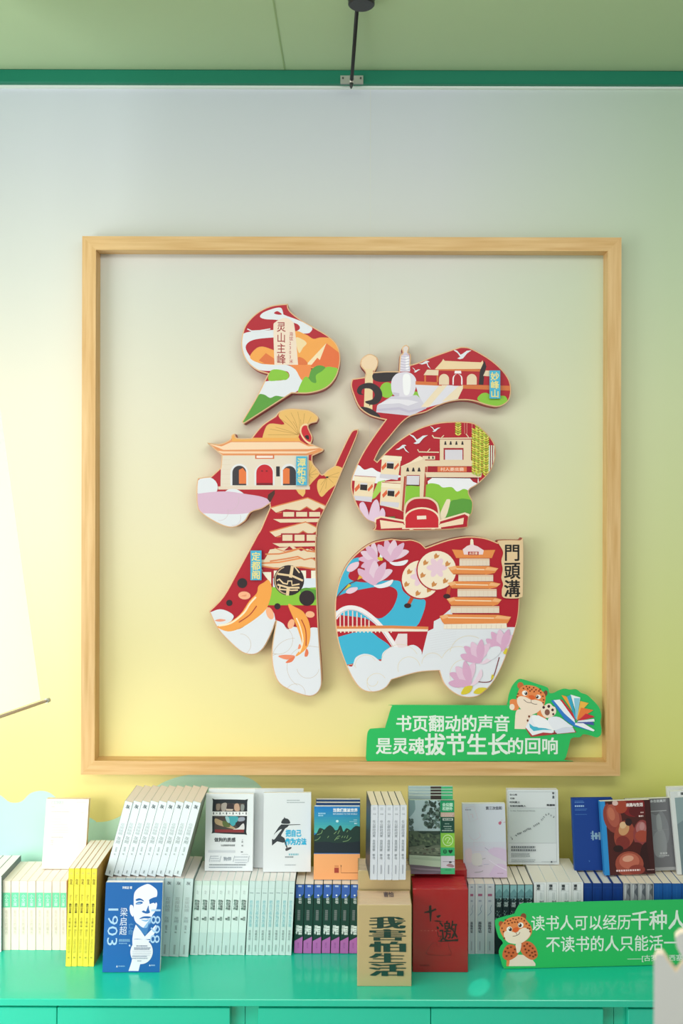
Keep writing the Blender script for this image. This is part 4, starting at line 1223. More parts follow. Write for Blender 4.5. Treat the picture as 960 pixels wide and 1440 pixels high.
def sp_forest(a, w, h):
    a.poly([(0, 0), (w, 0), (w, h * .13), (w * .55, h * .2), (0, h * .2)], '3a62b4')
    a.rect(w * .3, .015 * h, w * .7, .04 * h, 'b4c8e8')
    a.ell(w * .5, h * .16, w * .1, w * .1, 'e6eeee'); a.vtext('云也', w * .55, .19 * h, .28 * h, w * .4, 'dfe8e8', .02)
    a.rect(w * .28, .37 * h, w * .62, .53 * h, '3c4a4a')
    for i in range(9): a.rect(w * .3, (.375 + i * .0165) * h, w * .6, (.384 + i * .0165) * h, '7c8484')
    a.vtext('当我们', w * .36, .59 * h, .72 * h, w * .42, 'e6eeec', .05); a.vtext('重返世界', w * .68, .6 * h, .73 * h, w * .42, 'e6eeec', .05)
    a.poly([(0, h * .82), (w, h * .75), (w, h), (0, h)], 'b468b0'); a.fit('森林之中', w * .38, .84 * h, w * .58, .92 * h, '7c3f80', quarter=1)
def sp_pinklabel(a, w, h):
    a.rect(0, 0, w * .2, h, 'ecebee')
    a.rect(w * .36, .035 * h, w * .66, .05 * h, '8e94ac'); a.rect(w * .3, .14 * h, w * .74, .175 * h, 'b4688c'); a.rect(w * .36, .23 * h, w * .66, .255 * h, 'a8b0c4')
    a.stroke([(w * .7, .3 * h), (w * .55, .36 * h), (w * .64, .4 * h), (w * .3, .45 * h)], .0012, '7c92b4', 4)
    a.vtext('孤独传记', w * .5, .54 * h, .7 * h, w * .36, '565a68', .03)
    a.rect(w * .44, .82 * h, w * .56, .95 * h, 'b4b4c0')
def sp_city(a, w, h):
    r = random.Random(3)
    a.rect(0, 0, w, .2 * h, '8cbcc0'); a.rect(0, .2 * h, w, h, '26363a')
    a.poly([(0, .13 * h), (w * .6, .06 * h), (w, .12 * h), (w, .2 * h), (0, .2 * h)], '6c9ca2')
    for i in range(46):
        x, y = r.random() * w, (.15 + .42 * r.random()) * h
        s = .0012 + r.random() * .0022
        a.rect(x, y, min(x + s, w), y + s * 1.3, r.choice(['1c2a2e', '5c7c80', '84a4a6', '3c5458', 'a8c0c0']))
    a.vtext('城南', w * .5, .25 * h, .32 * h, w * .6, 'c4d4d4', .02)
def sp_boxed(a, w, h):
    a.rect(w * .16, .02 * h, w * .84, .98 * h, 'aab2b6'); a.rect(w * .18, .024 * h, w * .82, .976 * h, 'eaeef0')
    a.vtext('重走', w * .36, .03 * h, .11 * h, w * .32, '2c3438', .05)
    a.stroke([(w * .16, .12 * h), (w * .84, .12 * h)], .0005, '9aa4a8')
    a.vtext('时间之上', w * .62, .25 * h, .5 * h, w * .36, '6a7478', .03)
    for x in (.5, .62): a.rect(w * x, .14 * h, w * (x + .03), .24 * h, 'b4bec2')
def sp_navy(a, w, h):
    a.stroke([(0, h * .06), (w, h * .06)], .0005, '2c5aa8'); a.rect(w * .35, .09 * h, w * .65, .3 * h, '123f8e')
def sp_photo(a, w, h):
    a.rect(w * .12, 0, w * .95, h, '8e9298')
    a.poly([(w * .5, .0), (w * .8, .05 * h), (w * .45, .12 * h), (w * .85, .2 * h), (w * .6, .3 * h), (w * .95, .3 * h), (w * .95, 0)], '5c626a', 4)
    a.poly([(w * .2, .04 * h), (w * .4, .03 * h), (w * .35, .2 * h), (w * .2, .22 * h)], 'c4c8cc', 4)
    a.rect(w * .12, .3 * h, w * .95, .34 * h, '44484e'); a.rect(w * .2, .35 * h, w * .7, .38 * h, 'd4d6d8')
    a.rect(w * .12, .4 * h, w * .95, h, '565c64')
def sp_blue(a, w, h):
    a.stroke([(w * .5, .03 * h), (w * .5, .2 * h)], .0006, '3c7cc0'); a.rect(w * .35, .25 * h, w * .65, .5 * h, '2c6cb4')
def sp_white(a, w, h):
    a.vtext('悬崖上的星', w * .5, .1 * h, .45 * h, w * .5, '6c7878', .01)

E = lambda s, n, x: None
# ---- lower row, left to right
spine_row('paperback', 'L0', [-36, -22.5, -9.5, 3.6], 1234, 1340, .152, 'dfe6e6', sp_white, 'three grey and white books at the far left edge', 'white paperbacks cut by the left picture edge', pages='f2f2f0', side='6c7c80',
          labels=['leftmost grey and white book at the far left end', 'middle grey and white book at the far left end', 'grey and white book touching the cream green-banded books'])
spine_row('paperback', 'L1', [5, 17, 28.7, 40.4, 52, 63, 74.6, 86, 95.5], 1240, 1337, .138, 'efe2d4', sp_cream, 'eight cream paperback spines with green band', 'cream paperbacks with a green band', pages='f6f1e8')
spine_row('paperback', 'L2', [94, 102, 110, 118, 126, 134], 1222.5, 1360, .205, 'f0e14a', sp_yellow, 'five tall yellow book spines beside the blue portrait book', 'tall yellow books', lean=4.2, pages='f6f4ee', side='b98a3c')
spine_row('paperback', 'L3', [146, 157.5, 171.2, 184.9, 198.6, 212.3, 226, 239.5, 253.4, 266.6], 1236.5, 1346, .158, 'd4e6e6', sp_grey, 'nine pale blue spines behind the blue portrait book', 'pale blue paperbacks on the worktop', lean=7, pages='f4ece8', side='a8b8b4')
spine_row('paperback', 'L4', [269, 280.2, 291.2, 302.2, 313, 323.8, 334.7, 345.6], 1239.5, 1343.5, .14, 'deeeea', sp_mint, 'seven white-green spines with dark green print', 'white-green paperbacks with dark green print', lean=5.8, pages='f5efec')
spine_row('paperback', 'L5', [346.9, 355.6, 364.8, 374.2, 383.7, 393.5, 402.6, 411.2], 1239.5, 1343.5, .14, 'cfe2e0', sp_teal, 'seven thin pale teal spines beside the dark green books', 'thin pale teal paperbacks', lean=5.0, pages='f5f0ec')
spine_row('paperback', 'L6', [414.6, 427.3, 440.4, 453.4, 466.2, 479, 491.8, 504.4], 1244, 1341, .125, '1c4038', sp_forest, 'seven dark green, blue and purple spines', 'dark green, blue and purple paperbacks', lean=2.4, pages='f2eae0')
spine_row('paperback', 'L9', [659.8, 669.5, 683.2, 697], 1243, 1341, .125, 'd2d8e2', sp_pinklabel, 'three white spines with pink label beside the red box', 'white paperbacks with a pink label', pages='f0e6da')
spine_row('paperback', 'L10', [697.5, 707.8, 718, 728.5, 739, 751], 1243.5, 1341, .13, '26363a', sp_city, 'five dark spines with teal top behind the lower sign', 'dark paperbacks with a teal top', pages='f0e6da')
spine_row('paperback', 'L11', [752, 769.5, 787, 804.3, 821.4], 1240, 1341, .17, 'eceff0', sp_boxed, 'four thick white spines with ruled box above the lower sign', 'thick white books with a ruled box', pages='efe9df')
spine_row('hardback', 'L12', [822.2, 834.5, 848.5, 863, 877.5], 1241.5, 1341, .135, '143c86', sp_navy, 'four navy hardback spines above the lower sign', 'navy hardbacks', pages='e6e2dc', hard=True)
spine_row('paperback', 'L13', [877.8, 888.4, 899.2, 910, 920.4], 1241.5, 1341, .135, 'c8cbcd', sp_photo, 'four grey photographic spines between navy and blue books', 'grey photographic paperbacks', pages='efe4d4')
spine_row('paperback', 'L14', [920.6, 933.2, 946, 959.4, 973], 1241.5, 1341, .135, '1c5ca6', sp_blue, 'four bright blue spines at the right edge', 'bright blue paperbacks', pages='efe4d4')

# ---- wrapped box sets standing in front
def box_set(name, label, x0, x1, ytop, yb, depth, face, top_h, paint, rect, group=None, z=None, sides=None):
    z = z or zshelf(yb)
    w, h = (x1 - x0) * z / F, (yb - ytop) * z / F
    r = empty(name, ((x0 - CX) * z / F, z - WALL, CABTOP + .0003), label, 'boxed books', group)
    mb = MB()
    mc = M(face, 0.4, coat=0.5)
    mb.box(0, w, 0, .0012, 0, h, mc, .0006); mb.box(0, .0012, .0012, depth - .0012, 0, h, M(sides or face, .4, coat=.5)); mb.box(w - .0012, w, .0012, depth - .0012, 0, h, M(sides or face, .4, coat=.5)); mb.box(0, w, depth - .0012, depth, 0, h, mc)
    if paint:
        X0, Y0, X1, Y1 = rect
        paint(Art(mb, lambda x, y, off: Vector(((x - X0) / (X1 - X0) * w, -off, h - (y - Y0) / (Y1 - Y0) * h))))
    mb.obj('slipcase', r)
    pb = MB()
    n = 7
    for i in range(n):
        a = .0012 + (depth - .0024) * i / n; b = .0012 + (depth - .0024) * (i + 1) / n
        pb.box(.0012, w - .0012, a, b - .0006, .001, h - .001 - (.0006 if i % 2 else 0), M(top_h, .6, coat=.3))
    pb.obj('pages', r)
    shrink_wrap(r, w, h, depth)
    return r
WRAP = bpy.data.materials.new('clear_shrink_film')
WRAP.use_nodes = True
_nt = WRAP.node_tree
for _n in list(_nt.nodes): _nt.nodes.remove(_n)
_out = _nt.nodes.new('ShaderNodeOutputMaterial'); _tr = _nt.nodes.new('ShaderNodeBsdfTransparent'); _gl2 = _nt.nodes.new('ShaderNodeBsdfGlossy'); _mx = _nt.nodes.new('ShaderNodeMixShader'); _fr = _nt.nodes.new('ShaderNodeLayerWeight'); _nz = _nt.nodes.new('ShaderNodeTexNoise'); _bp = _nt.nodes.new('ShaderNodeBump'); _mr = _nt.nodes.new('ShaderNodeMapRange')
_gl2.inputs['Roughness'].default_value = 0.24
_fr.inputs['Blend'].default_value = 0.25
_mr.inputs[3].default_value, _mr.inputs[4].default_value = 0.025, 0.35
_nz.inputs['Scale'].default_value = 5; _nz.inputs['Detail'].default_value = 1.5; _nz.inputs['Distortion'].default_value = 1.4
_bp.inputs['Strength'].default_value = 0.22; _bp.inputs['Distance'].default_value = 0.02
_nt.links.new(_nz.outputs['Fac'], _bp.inputs['Height']); _nt.links.new(_bp.outputs[0], _gl2.inputs['Normal'])
_nt.links.new(_fr.outputs['Fresnel'], _mr.inputs[0]); _nt.links.new(_mr.outputs[0], _mx.inputs[0])
_nt.links.new(_tr.outputs[0], _mx.inputs[1]); _nt.links.new(_gl2.outputs[0], _mx.inputs[2]); _nt.links.new(_mx.outputs[0], _out.inputs[0])
def shrink_wrap(r, w, h, d):
    m = MB(); e = .0012
    m.box(-e, w + e, -e, d + e, .0003, h + e, WRAP, .0015)
    m.obj('shrink_wrap', r)
def pt_kraft(a):
    # crop 495,1230 x8.727
    G = '16453a'
    P = lambda pts, sm=0: a.poly(pts, G, sm)
    # heavy slab lettering over a thin carrier of each character
    for ch, y0, y1 in (('我', 520, 665), ('害', 672, 812), ('怕', 822, 950), ('生', 964, 1082), ('活', 1092, 1242)):
        for k in (-3, -2, -1, 0, 1, 2, 3):      # heavy stems, hairline bars
            a.fit(ch, 243 + k * 8, y0, 654 + k * 8, y1, G)
kz = zshelf(1387)
kr = box_set('boxed_set', 'kraft boxed book set with large dark green lettering in front', 504, 580, 1272.5, 1387, .088, 'd3bd8a', 'ecd3b8', pt_kraft, (80, 375, 745, 1372), 'kraft boxed sets')
mb = MB()      # printed tab on the pages
hh = (1387 - 1272.5) * kz / F; ww = 76 * kz / F
a = Art(mb, lambda x, y, off: Vector((x, y, hh + off)))
a.fit('害怕', ww * .5, .078, ww * .68, .048, '6a6070', .03)
mb.obj('printed_label', kr)
box_set('boxed_set', 'second kraft boxed set standing behind the dark green lettered one', 505, 578.5, 1249.5, 1386, .085, 'd3bd8a', 'ecd5bc', None, None, 'kraft boxed sets', z=kz + .094)
def pt_red(a):
    # crop 575,1215 x9
    B = '2c1e18'
    a.poly([(200, 600), (260, 580), (262, 520), (292, 510), (296, 575), (345, 550), (360, 572), (300, 600), (290, 720), (276, 725), (266, 610), (205, 614)], B)
    a.poly([(355, 650), (410, 636), (405, 660), (375, 676)], B, 3); a.poly([(322, 712), (372, 706), (440, 722), (370, 726)], B, 3)
    a.poly([(364, 780), (392, 800), (380, 822), (362, 810)], B, 3)
    a.char('邀', 512, 845, 235, 270, B, 0.006, -4)
    a.stroke([(372, 850), (385, 910), (420, 905), (400, 950)], 9, B, 4); a.stroke([(380, 970), (480, 972), (560, 965), (630, 968)], 13, B, 4); a.stroke([(480, 720), (520, 770), (470, 850)], 12, B, 4); a.stroke([(540, 800), (600, 830), (560, 900), (620, 905)], 10, B, 4)
    for p in ([(330, 985), (280, 1030), (230, 1130), (330, 1150), (540, 1152), (520, 1060), (505, 985)], [(345, 985), (365, 1010), (380, 1040), (412, 1030), (400, 985)], [(220, 1120), (250, 1140)], [(500, 1130), (545, 1155)]): a.stroke(p, 3.5, '4a1a18', 3)
    for x in (160, 205, 250, 300, 345): a.rect(x, 833, x + 14, 842, 'd86a5c')
    a.fit('单向空间', 150, 1270, 270, 1292, '6a1c1c', 0)
rz = zshelf(1367)
box_set('boxed_set', 'bright red shrink-wrapped boxed set with black brush lettering', 582, 659.3, 1250, 1367, .085, 'b40c18', 'd02a36', pt_red, (60, 305, 757, 1370), 'red boxed sets')
box_set('boxed_set', 'second red boxed set standing behind the brush lettered red box', 584, 657.5, 1225, 1345, .075, 'ac0e1a', 'c63a40', None, None, 'red boxed sets', z=rz + .09)
GROUP_TOP['kraft'] = CABTOP + .0003 + (1386 - 1249.5) * (kz + .094) / F + .0002
GROUP_TOP['red'] = CABTOP + .0003 + 120 * (rz + .09) / F + .0002

# ---- blue portrait book in front
def front_book(name, label, x0, x1, yt, yb, t, cover, paint=None, rect=None, key=None, zs=None, lean=7, yaw=0, group=None, roll=0, **kw):
    zs = zs if zs is not None else (GROUP_TOP[key] if key else CABTOP + .0003)
    z = F * (EYE - zs) / (yb - CY)
    q = (yt - CY) / F
    ca, sa = math.cos(rad(lean)), math.sin(rad(lean))
    h = (EYE - zs - q * z) / (q * sa + ca)
    w = (x1 - x0) * z / F / math.cos(rad(yaw))
    r = empty(name, ((x0 - CX) * z / F, z - WALL, zs + t * sa + .0002), label, 'book', group, rot=(-rad(lean), rad(roll), rad(yaw)))
    book_front(r, w, h, t, cover, paint, rect=rect, **kw)
    return r, z, h, w

def pt_portrait(a):
    B, L1, L2 = '1c62a8', 'e4e8f4', '86b4dc'
    P = lambda h, pts, sm=4: a.poly(pts, h, sm)
    P(L1, [(432, 460), (430, 300), (470, 230), (540, 185), (620, 160), (700, 205), (742, 250), (740, 330), (700, 350), (640, 380), (660, 420), (740, 410), (745, 470), (720, 540), (690, 580), (670, 650), (620, 745), (560, 745), (480, 690), (440, 610)])
    P(L1, [(385, 445), (420, 455), (436, 520), (430, 600), (395, 565), (378, 500)])
    P(B, [(455, 372), (500, 352), (545, 368), (570, 395), (520, 382), (470, 390)]); P(B, [(455, 430), (490, 402), (540, 400), (552, 420), (510, 436)])
    P(L2, [(470, 424), (500, 414), (530, 420), (500, 430)])
    P(B, [(640, 372), (690, 345), (740, 335), (745, 365), (700, 372), (650, 398)]); P(B, [(642, 412), (690, 382), (730, 395), (720, 425), (690, 405), (660, 430)])
    P(B, [(612, 500), (632, 450), (640, 500), (655, 545), (610, 560), (560, 545), (545, 530), (570, 518), (600, 530)])
    P(B, [(512, 632), (560, 602), (620, 595), (675, 605), (640, 625), (580, 622)]); P(L2, [(540, 640), (600, 645), (650, 632), (620, 665), (570, 660)])
    P(L2, [(640, 660), (680, 600), (670, 680), (625, 760), (590, 800), (570, 760)])
    P('3c7cba', [(480, 690), (560, 745), (620, 748), (640, 700), (660, 690), (620, 830), (590, 840), (540, 790)])
    P(L1, [(470, 705), (540, 790), (600, 870), (612, 905), (520, 900), (430, 905), (440, 800)], 0)
    P(L1, [(612, 905), (585, 880), (660, 800), (740, 710), (765, 740), (720, 840), (680, 900)], 0)
    P(B, [(440, 905), (520, 900), (470, 935)], 3); P(B, [(600, 905), (680, 910), (640, 930)], 3)
    P(L1, [(430, 905, 1), (520, 905), (600, 905), (680, 920, 1), (640, 960), (560, 1200), (530, 1325, 1), (395, 1325, 1), (440, 1150)])
    a.ell(562, 1070, 152, 165, 'e2e2ea', n=36)
    a.lines(490, 665, (985,), 16, '5a6a8a', 2); a.lines(460, 690, (1012, 1030), 14, '5a6a8a', 3); a.lines(440, 700, (1060, 1085, 1110), 7, 'a8b0c4', 4); a.lines(440, 660, (1125, 1150), 14, '8894ac', 5); a.lines(510, 575, (1185,), 14, '8894ac', 6)
    a.vtext('梁启超', 303, 475, 850, 105, 'dbe6f4', 0.0)
    a.vtext('亡命', 405, 680, 850, 72, '6ba4d4', 0.0)
    a.fit('1903', 90, 490, 228, 985, 'a8ccea', -0.005, quarter=1)
    a.fit('1898', 672, 500, 802, 955, 'a8ccea', -0.005, quarter=1)
    a.fit('许知远 著', 270, 190, 400, 226, 'e4ecf6', 0.03)
    a.lines(250, 410, (900, 918), 16, '7cb0dc', 7); a.lines(255, 370, (950,), 14, '7cb0dc', 8)
    a.poly([(385, 985), (400, 968), (412, 990), (398, 1002)], 'bcd8f0')
    a.poly([(228, 1275), (238, 1245), (250, 1275)], 'dbe6f4'); a.lines(258, 350, (1252,), 16, '7cb0dc', 9); a.poly([(670, 1258), (680, 1235), (692, 1258)], 'dbe6f4'); a.lines(698, 755, (1240,), 16, '9cc4e6', 10)
E1 = None
front_book('paperback', "blue paperback with a man's portrait leaning before pale spines", 145.5, 225.5, 1243, 1369.5, .021, '1c62a8', pt_portrait, (42, 140, 815, 1345), lean=6, pages='f6f2f0', spine='9ec4dc', roll=.9, yaw=2)

# ---- upper row
def pt_pinkwhite(a):
    # crop 50,1110 x11.29
    a.rect(205, 220, 395, 265, 'c6dccb'); a.fit('造物之名', 212, 226, 388, 260, 'e8f0e6', .02)
    a.lines(615, 770, (228,), 10, 'cfd0cc', 1); a.rect(210, 300, 262, 318, 'd8cfcb'); a.lines(215, 520, (345,), 5, 'd8d2ce', 2); a.lines(215, 515, (385,), 9, 'c2c4c0', 3); a.lines(700, 740, (395,), 9, 'd0c8c6', 4)
    a.lines(210, 380, (460, 505, 550), 6, 'ded4d0', 5); a.lines(240, 520, (590, 640, 680, 715), 6, 'dcd6d0', 6); a.lines(235, 440, (790,), 18, 'cfcac6', 7); a.lines(235, 280, (840, 870, 905), 20, 'd4cecb', 8); a.lines(150, 240, (1180,), 7, 'd4ccc8', 9); a.lines(200, 560, (960, 1010, 1060), 5, 'e4dad4', 10)
front_book('paperback', 'pale pink paperback propped on the cream green-banded books', 60, 119.5, 1126, 1224.5, .022, 'f1e3de', pt_pinkwhite, (120, 180, 810, 1300), key='L1', lean=9, pages='f0d8a8', yaw=3, roll=1.4)

def sp_grey2(a, w, h):
    a.vtext('灰', w * .55, .04 * h, .095 * h, w * .55, '4a5a62', .03)
    a.vtext('花房姑娘', w * .5, .29 * h, .45 * h, w * .58, 'b0c0c2')
    a.vtext('灰烬', w * .5, .47 * h, .57 * h, w * .6, '94a4a6')
    a.vtext('双雪涛 著', w * .5, .61 * h, .72 * h, w * .3, '9aa8aa')
    a.rect(w * .42, .93 * h, w * .58, .97 * h, 'a4b0b0')
zl = F * (EYE - GROUP_TOP['L3']) / (1236.5 - CY) + .012
spine_row('paperback', 'U2', [148.3 + 11.95 * i for i in range(10)], 1131, 1235, .138, 'e2edef', sp_grey2, 'nine white paperbacks leaning in a slanted row', 'white paperbacks leaning in a slanted row', lean=28, pages='f2e6e0', side='a4aca0', z=zl, zbase=GROUP_TOP['L3'] + .0004)

def pt_dog(a):
    # crop 280,1100 x10.667
    K = '262e34'
    a.poly([(205, 300), (235, 275), (700, 280), (735, 310), (725, 760), (695, 795), (240, 775), (205, 745)], K, 3)
    a.poly([(255, 335), (690, 335), (690, 445), (250, 445)], '5a4c46'); a.poly([(340, 345), (420, 330), (400, 445), (345, 445)], 'b8aea6', 3); a.poly([(260, 350), (320, 345), (310, 430), (265, 430)], '9c8c80', 3); a.poly([(430, 350), (520, 345), (510, 440), (430, 440)], '3a3236', 3); a.poly([(540, 350), (600, 340), (620, 440), (545, 440)], 'c8a48c', 3); a.poly([(640, 350), (690, 360), (680, 440), (640, 440)], '8c9490', 3); a.poly([(410, 415), (520, 420), (510, 445), (410, 445)], 'd8c8b8')
    a.poly([(240, 530), (695, 535), (690, 770), (238, 760)], '4c4440'); a.poly([(440, 535), (600, 535), (560, 640), (510, 670), (455, 600)], '44a8b4', 3); a.poly([(400, 535), (450, 535), (470, 620), (430, 610)], '9ccad0', 3); a.poly([(245, 560), (340, 590), (540, 690), (540, 715), (420, 690), (260, 640)], 'b8a07c', 3); a.poly([(360, 600), (430, 610), (480, 680), (380, 680)], '5c6c3c', 3); a.poly([(560, 620), (690, 590), (690, 640), (600, 690)], '2c2a30', 3); a.poly([(610, 545), (692, 540), (692, 590), (600, 600)], '9ca4b4', 3); a.poly([(520, 720), (600, 700), (660, 640), (690, 640), (690, 730), (600, 730)], 'dcdcdc', 3)
    a.rect(245, 722, 690, 765, '8c3438')
    a.rect(195, 455, 745, 520, 'f2f4f6')
    for i in range(11): a.rect(212 + i * 50, 474 if i % 2 else 466, 228 + i * 50, 488 if i % 2 else 500, '4a5058')
    a.fit('做狗的质感', 240, 842, 562, 905, '3a4246', .02); a.fit('与动物相伴的故事', 340, 942, 556, 972, '5a6266', .01)
    a.fit('上', 655, 862, 680, 882, '6a7276'); a.fit('晶', 655, 895, 680, 915, '6a7276', .02); a.fit('著', 655, 950, 680, 970, '6a7276', .02); a.rect(648, 1046, 680, 1060, '6a7276')
    a.rect(150, 1030, 560, 1062, 'ccd4da'); a.lines(660, 760, (1085,), 7, 'b8c0c6', 1)
    a.lines(190, 330, (1110, 1145, 1180), 12, 'b4bec8', 2); a.lines(560, 760, (1120, 1165, 1200), 12, 'b4bec8', 3)
    for x in (175, 335, 540, 765): a.stroke([(x + 14, 1110), (x, 1160), (x - 6, 1200)], 6, '9aa6b0')
    a.fit('狗伴', 385, 1125, 505, 1185, '8a98a4', .01)
    a.lines(170, 750, (1235,), 14, '6a7880', 4); a.lines(165, 730, (1272,), 14, '8a98a4', 5); a.lines(320, 560, (1330,), 8, 'b0b8c0', 6)
front_book('paperback', 'second white book tucked behind the framed-photo cover', 293, 360.3, 1110.5, 1221, .014, 'e6ecee', None, (0, 0, 1, 1), key='L4', lean=6, group=None)
front_book('paperback', 'white paperback whose cover shows a black-framed photo', 289, 356.4, 1117.5, 1226, .014, 'e6edf0', pt_dog, (100, 190, 830, 1335), key='L4', lean=6)

def pt_method(a):
    # crop 355,1105 x10.667
    K = '343a40'
    a.lines(525, 725, (236,), 14, '9ca8ac', 1); a.lines(525, 850, (268,), 14, '9ca8ac', 2)
    P = lambda pts, sm=3, h=K: a.poly(pts, h, sm)
    P([(485, 488), (500, 508), (545, 520), (575, 560), (565, 590), (445, 585), (455, 535), (480, 510)])
    P([(440, 600), (560, 602), (730, 598), (740, 606), (560, 614), (535, 640), (500, 660), (440, 760), (350, 760), (320, 760), (400, 640)], 0)
    P([(330, 740), (400, 680), (470, 672), (440, 770), (490, 800), (505, 860), (470, 870), (380, 850), (300, 912), (298, 820), (340, 790)], 0)
    P([(305, 778), (400, 690), (450, 672), (400, 740), (330, 825)], 3, 'd8dee2')
    P([(490, 800), (515, 860), (540, 940), (526, 950), (495, 880)], 0); P([(508, 960), (540, 945), (598, 935), (592, 960), (520, 992)], 3, '44444a')
    a.fit('把自己', 512, 680, 748, 780, '2ab4dc', .06); a.fit('作为方法', 508, 806, 828, 902, '2ab4dc', .06)
    a.lines(560, 715, (1030,), 26, '8ac4d0', 3); a.lines(505, 635, (1072,), 18, '7c868c', 4); a.lines(500, 690, (1192,), 12, 'aab4ba', 5)
front_book('paperback', 'second white book half hidden behind the leaping figure cover', 358.5, 427, 1110.5, 1221.5, .012, 'd6dcdf', None, (0, 0, 1, 1), key='L5', lean=6)
front_book('paperback', 'white paperback with a leaping figure and blue title', 371, 438, 1116, 1227.3, .012, 'dee4e7', pt_method, (165, 130, 900, 1300), key='L5', lean=6, yaw=1)

def pt_return(a):
    # crop 440,1115 x11.08
    for i in range(10):
        t = i / 9
        c = [(0x1a + (0x4e - 0x1a) * t), (0x7c + (0xb4 - 0x7c) * t), (0xc4 + (0xa8 - 0xc4) * t)]
        a.rect(30, 225 + i * 42, 745, 225 + (i + 1) * 42 + 1, ''.join('%02x' % int(v) for v in c))
    a.poly([(30, 960, 1), (30, 680, 1), (70, 650), (110, 570), (160, 575), (190, 590), (230, 550), (280, 522), (330, 560), (360, 600), (400, 590), (425, 535), (455, 535), (490, 620), (530, 570), (570, 580), (600, 600), (640, 560), (690, 530), (745, 545, 1), (745, 960, 1)], '1f3a34', 4)
    a.poly([(30, 960, 1), (30, 790, 1), (200, 780), (400, 800), (600, 790), (745, 770, 1), (745, 960, 1)], '1c2a34', 3)
    for p in ([(75, 672), (140, 650), (160, 600)], [(40, 760), (90, 745), (130, 700)], [(340, 660), (380, 620)], [(400, 660), (430, 600)], [(350, 760), (400, 700), (440, 690)], [(480, 780), (560, 760), (610, 710)], [(460, 720), (480, 690)], [(500, 720), (520, 690)], [(540, 730), (560, 680)], [(540, 630), (560, 600)], [(240, 720), (260, 690)], [(380, 740), (420, 720)]):
        a.stroke(p, 10, '7a9a6c', 3)
    a.ell(392, 458, 22, 20, 'c4eaf0')
    a.fit('当我们重返世界', 328, 255, 708, 312, 'eef6fa', .04); a.fit('RETURNING TO THE WORLD', 328, 332, 706, 356, 'bcdcf0', .03)
    a.lines(95, 210, (325,), 22, '9cd0ec', 1); a.lines(95, 190, (358,), 22, '9cd0ec', 2); a.lines(650, 708, (430,), 14, 'a4d4e4', 3); a.lines(585, 706, (458,), 10, 'a4d4e4', 4); a.lines(660, 706, (482,), 20, 'c4e4ec', 5)
def pt_band(a):
    a.poly([(352, 1150), (418, 1150), (418, 1175), (352, 1175)], 'd88a58'); a.rect(348, 1186, 420, 1268, 'b04a3c')
    for y in (1200, 1222, 1244): a.rect(356, y, 412, y + 8, '8c3028')
    a.stroke([(452, 1150), (452, 1266), (735, 1266)], 7, '8a4a30'); a.poly([(444, 1145), (462, 1150), (456, 1178)], '4a2a20')
zb = GROUP_TOP['L6']
for i, (yt, yb, lab) in enumerate([(1125.2, 1229.5, 'rear book of the three with an orange band'), (1129.8, 1233.5, 'middle book of the three with an orange band')]):
    front_book('paperback', lab, 445, 507.5, yt, yb, .0155, '2a4a78', None, (0, 0, 1, 1), key='L6', lean=5, group='orange-banded books', band=('f3ab72', .045, None))
front_book('paperback', 'front orange-banded book with dark hills under blue sky on its cover', 442.5, 507, 1135, 1238, .0155, '2a7cc0', pt_return, (30, 228, 745, 1375), key='L6', lean=5, group='orange-banded books', band=('f3ab72', .0705, pt_band))

def sp_lilac(a, w, h):
    a.rect(w * .3, .03 * h, w * .7, .07 * h, 'c4ccd4'); a.fit('文丛', w * .3, .11 * h, w * .75, .13 * h, '8a929c', .01)
    a.vtext('在山野时间里', w * .5, .2 * h, .43 * h, w * .46, '7e8890')
    a.vtext('自然观察', w * .5, .46 * h, .62 * h, w * .42, '7e8890')
    a.vtext('李书', w * .5, .65 * h, .73 * h, w * .42, '6a747c')
    a.rect(w * .45, .8 * h, w * .58, .92 * h, 'a4a8b4')
zk = F * (EYE - GROUP_TOP['kraft']) / (1237.5 - CY)
spine_row('paperback', 'U6', [521.3, 531.5, 542, 552.3, 562.3, 572], 1132.5, 1237.5, .115, 'd9dfe7', sp_lilac, 'five upright lilac-white spines on the kraft box', 'upright lilac-white books on the kraft box', lean=1.2, pages='efe0c8', side='2c3438', z=zk, zbase=GROUP_TOP['kraft'] + .0003, yaw=rad(5))

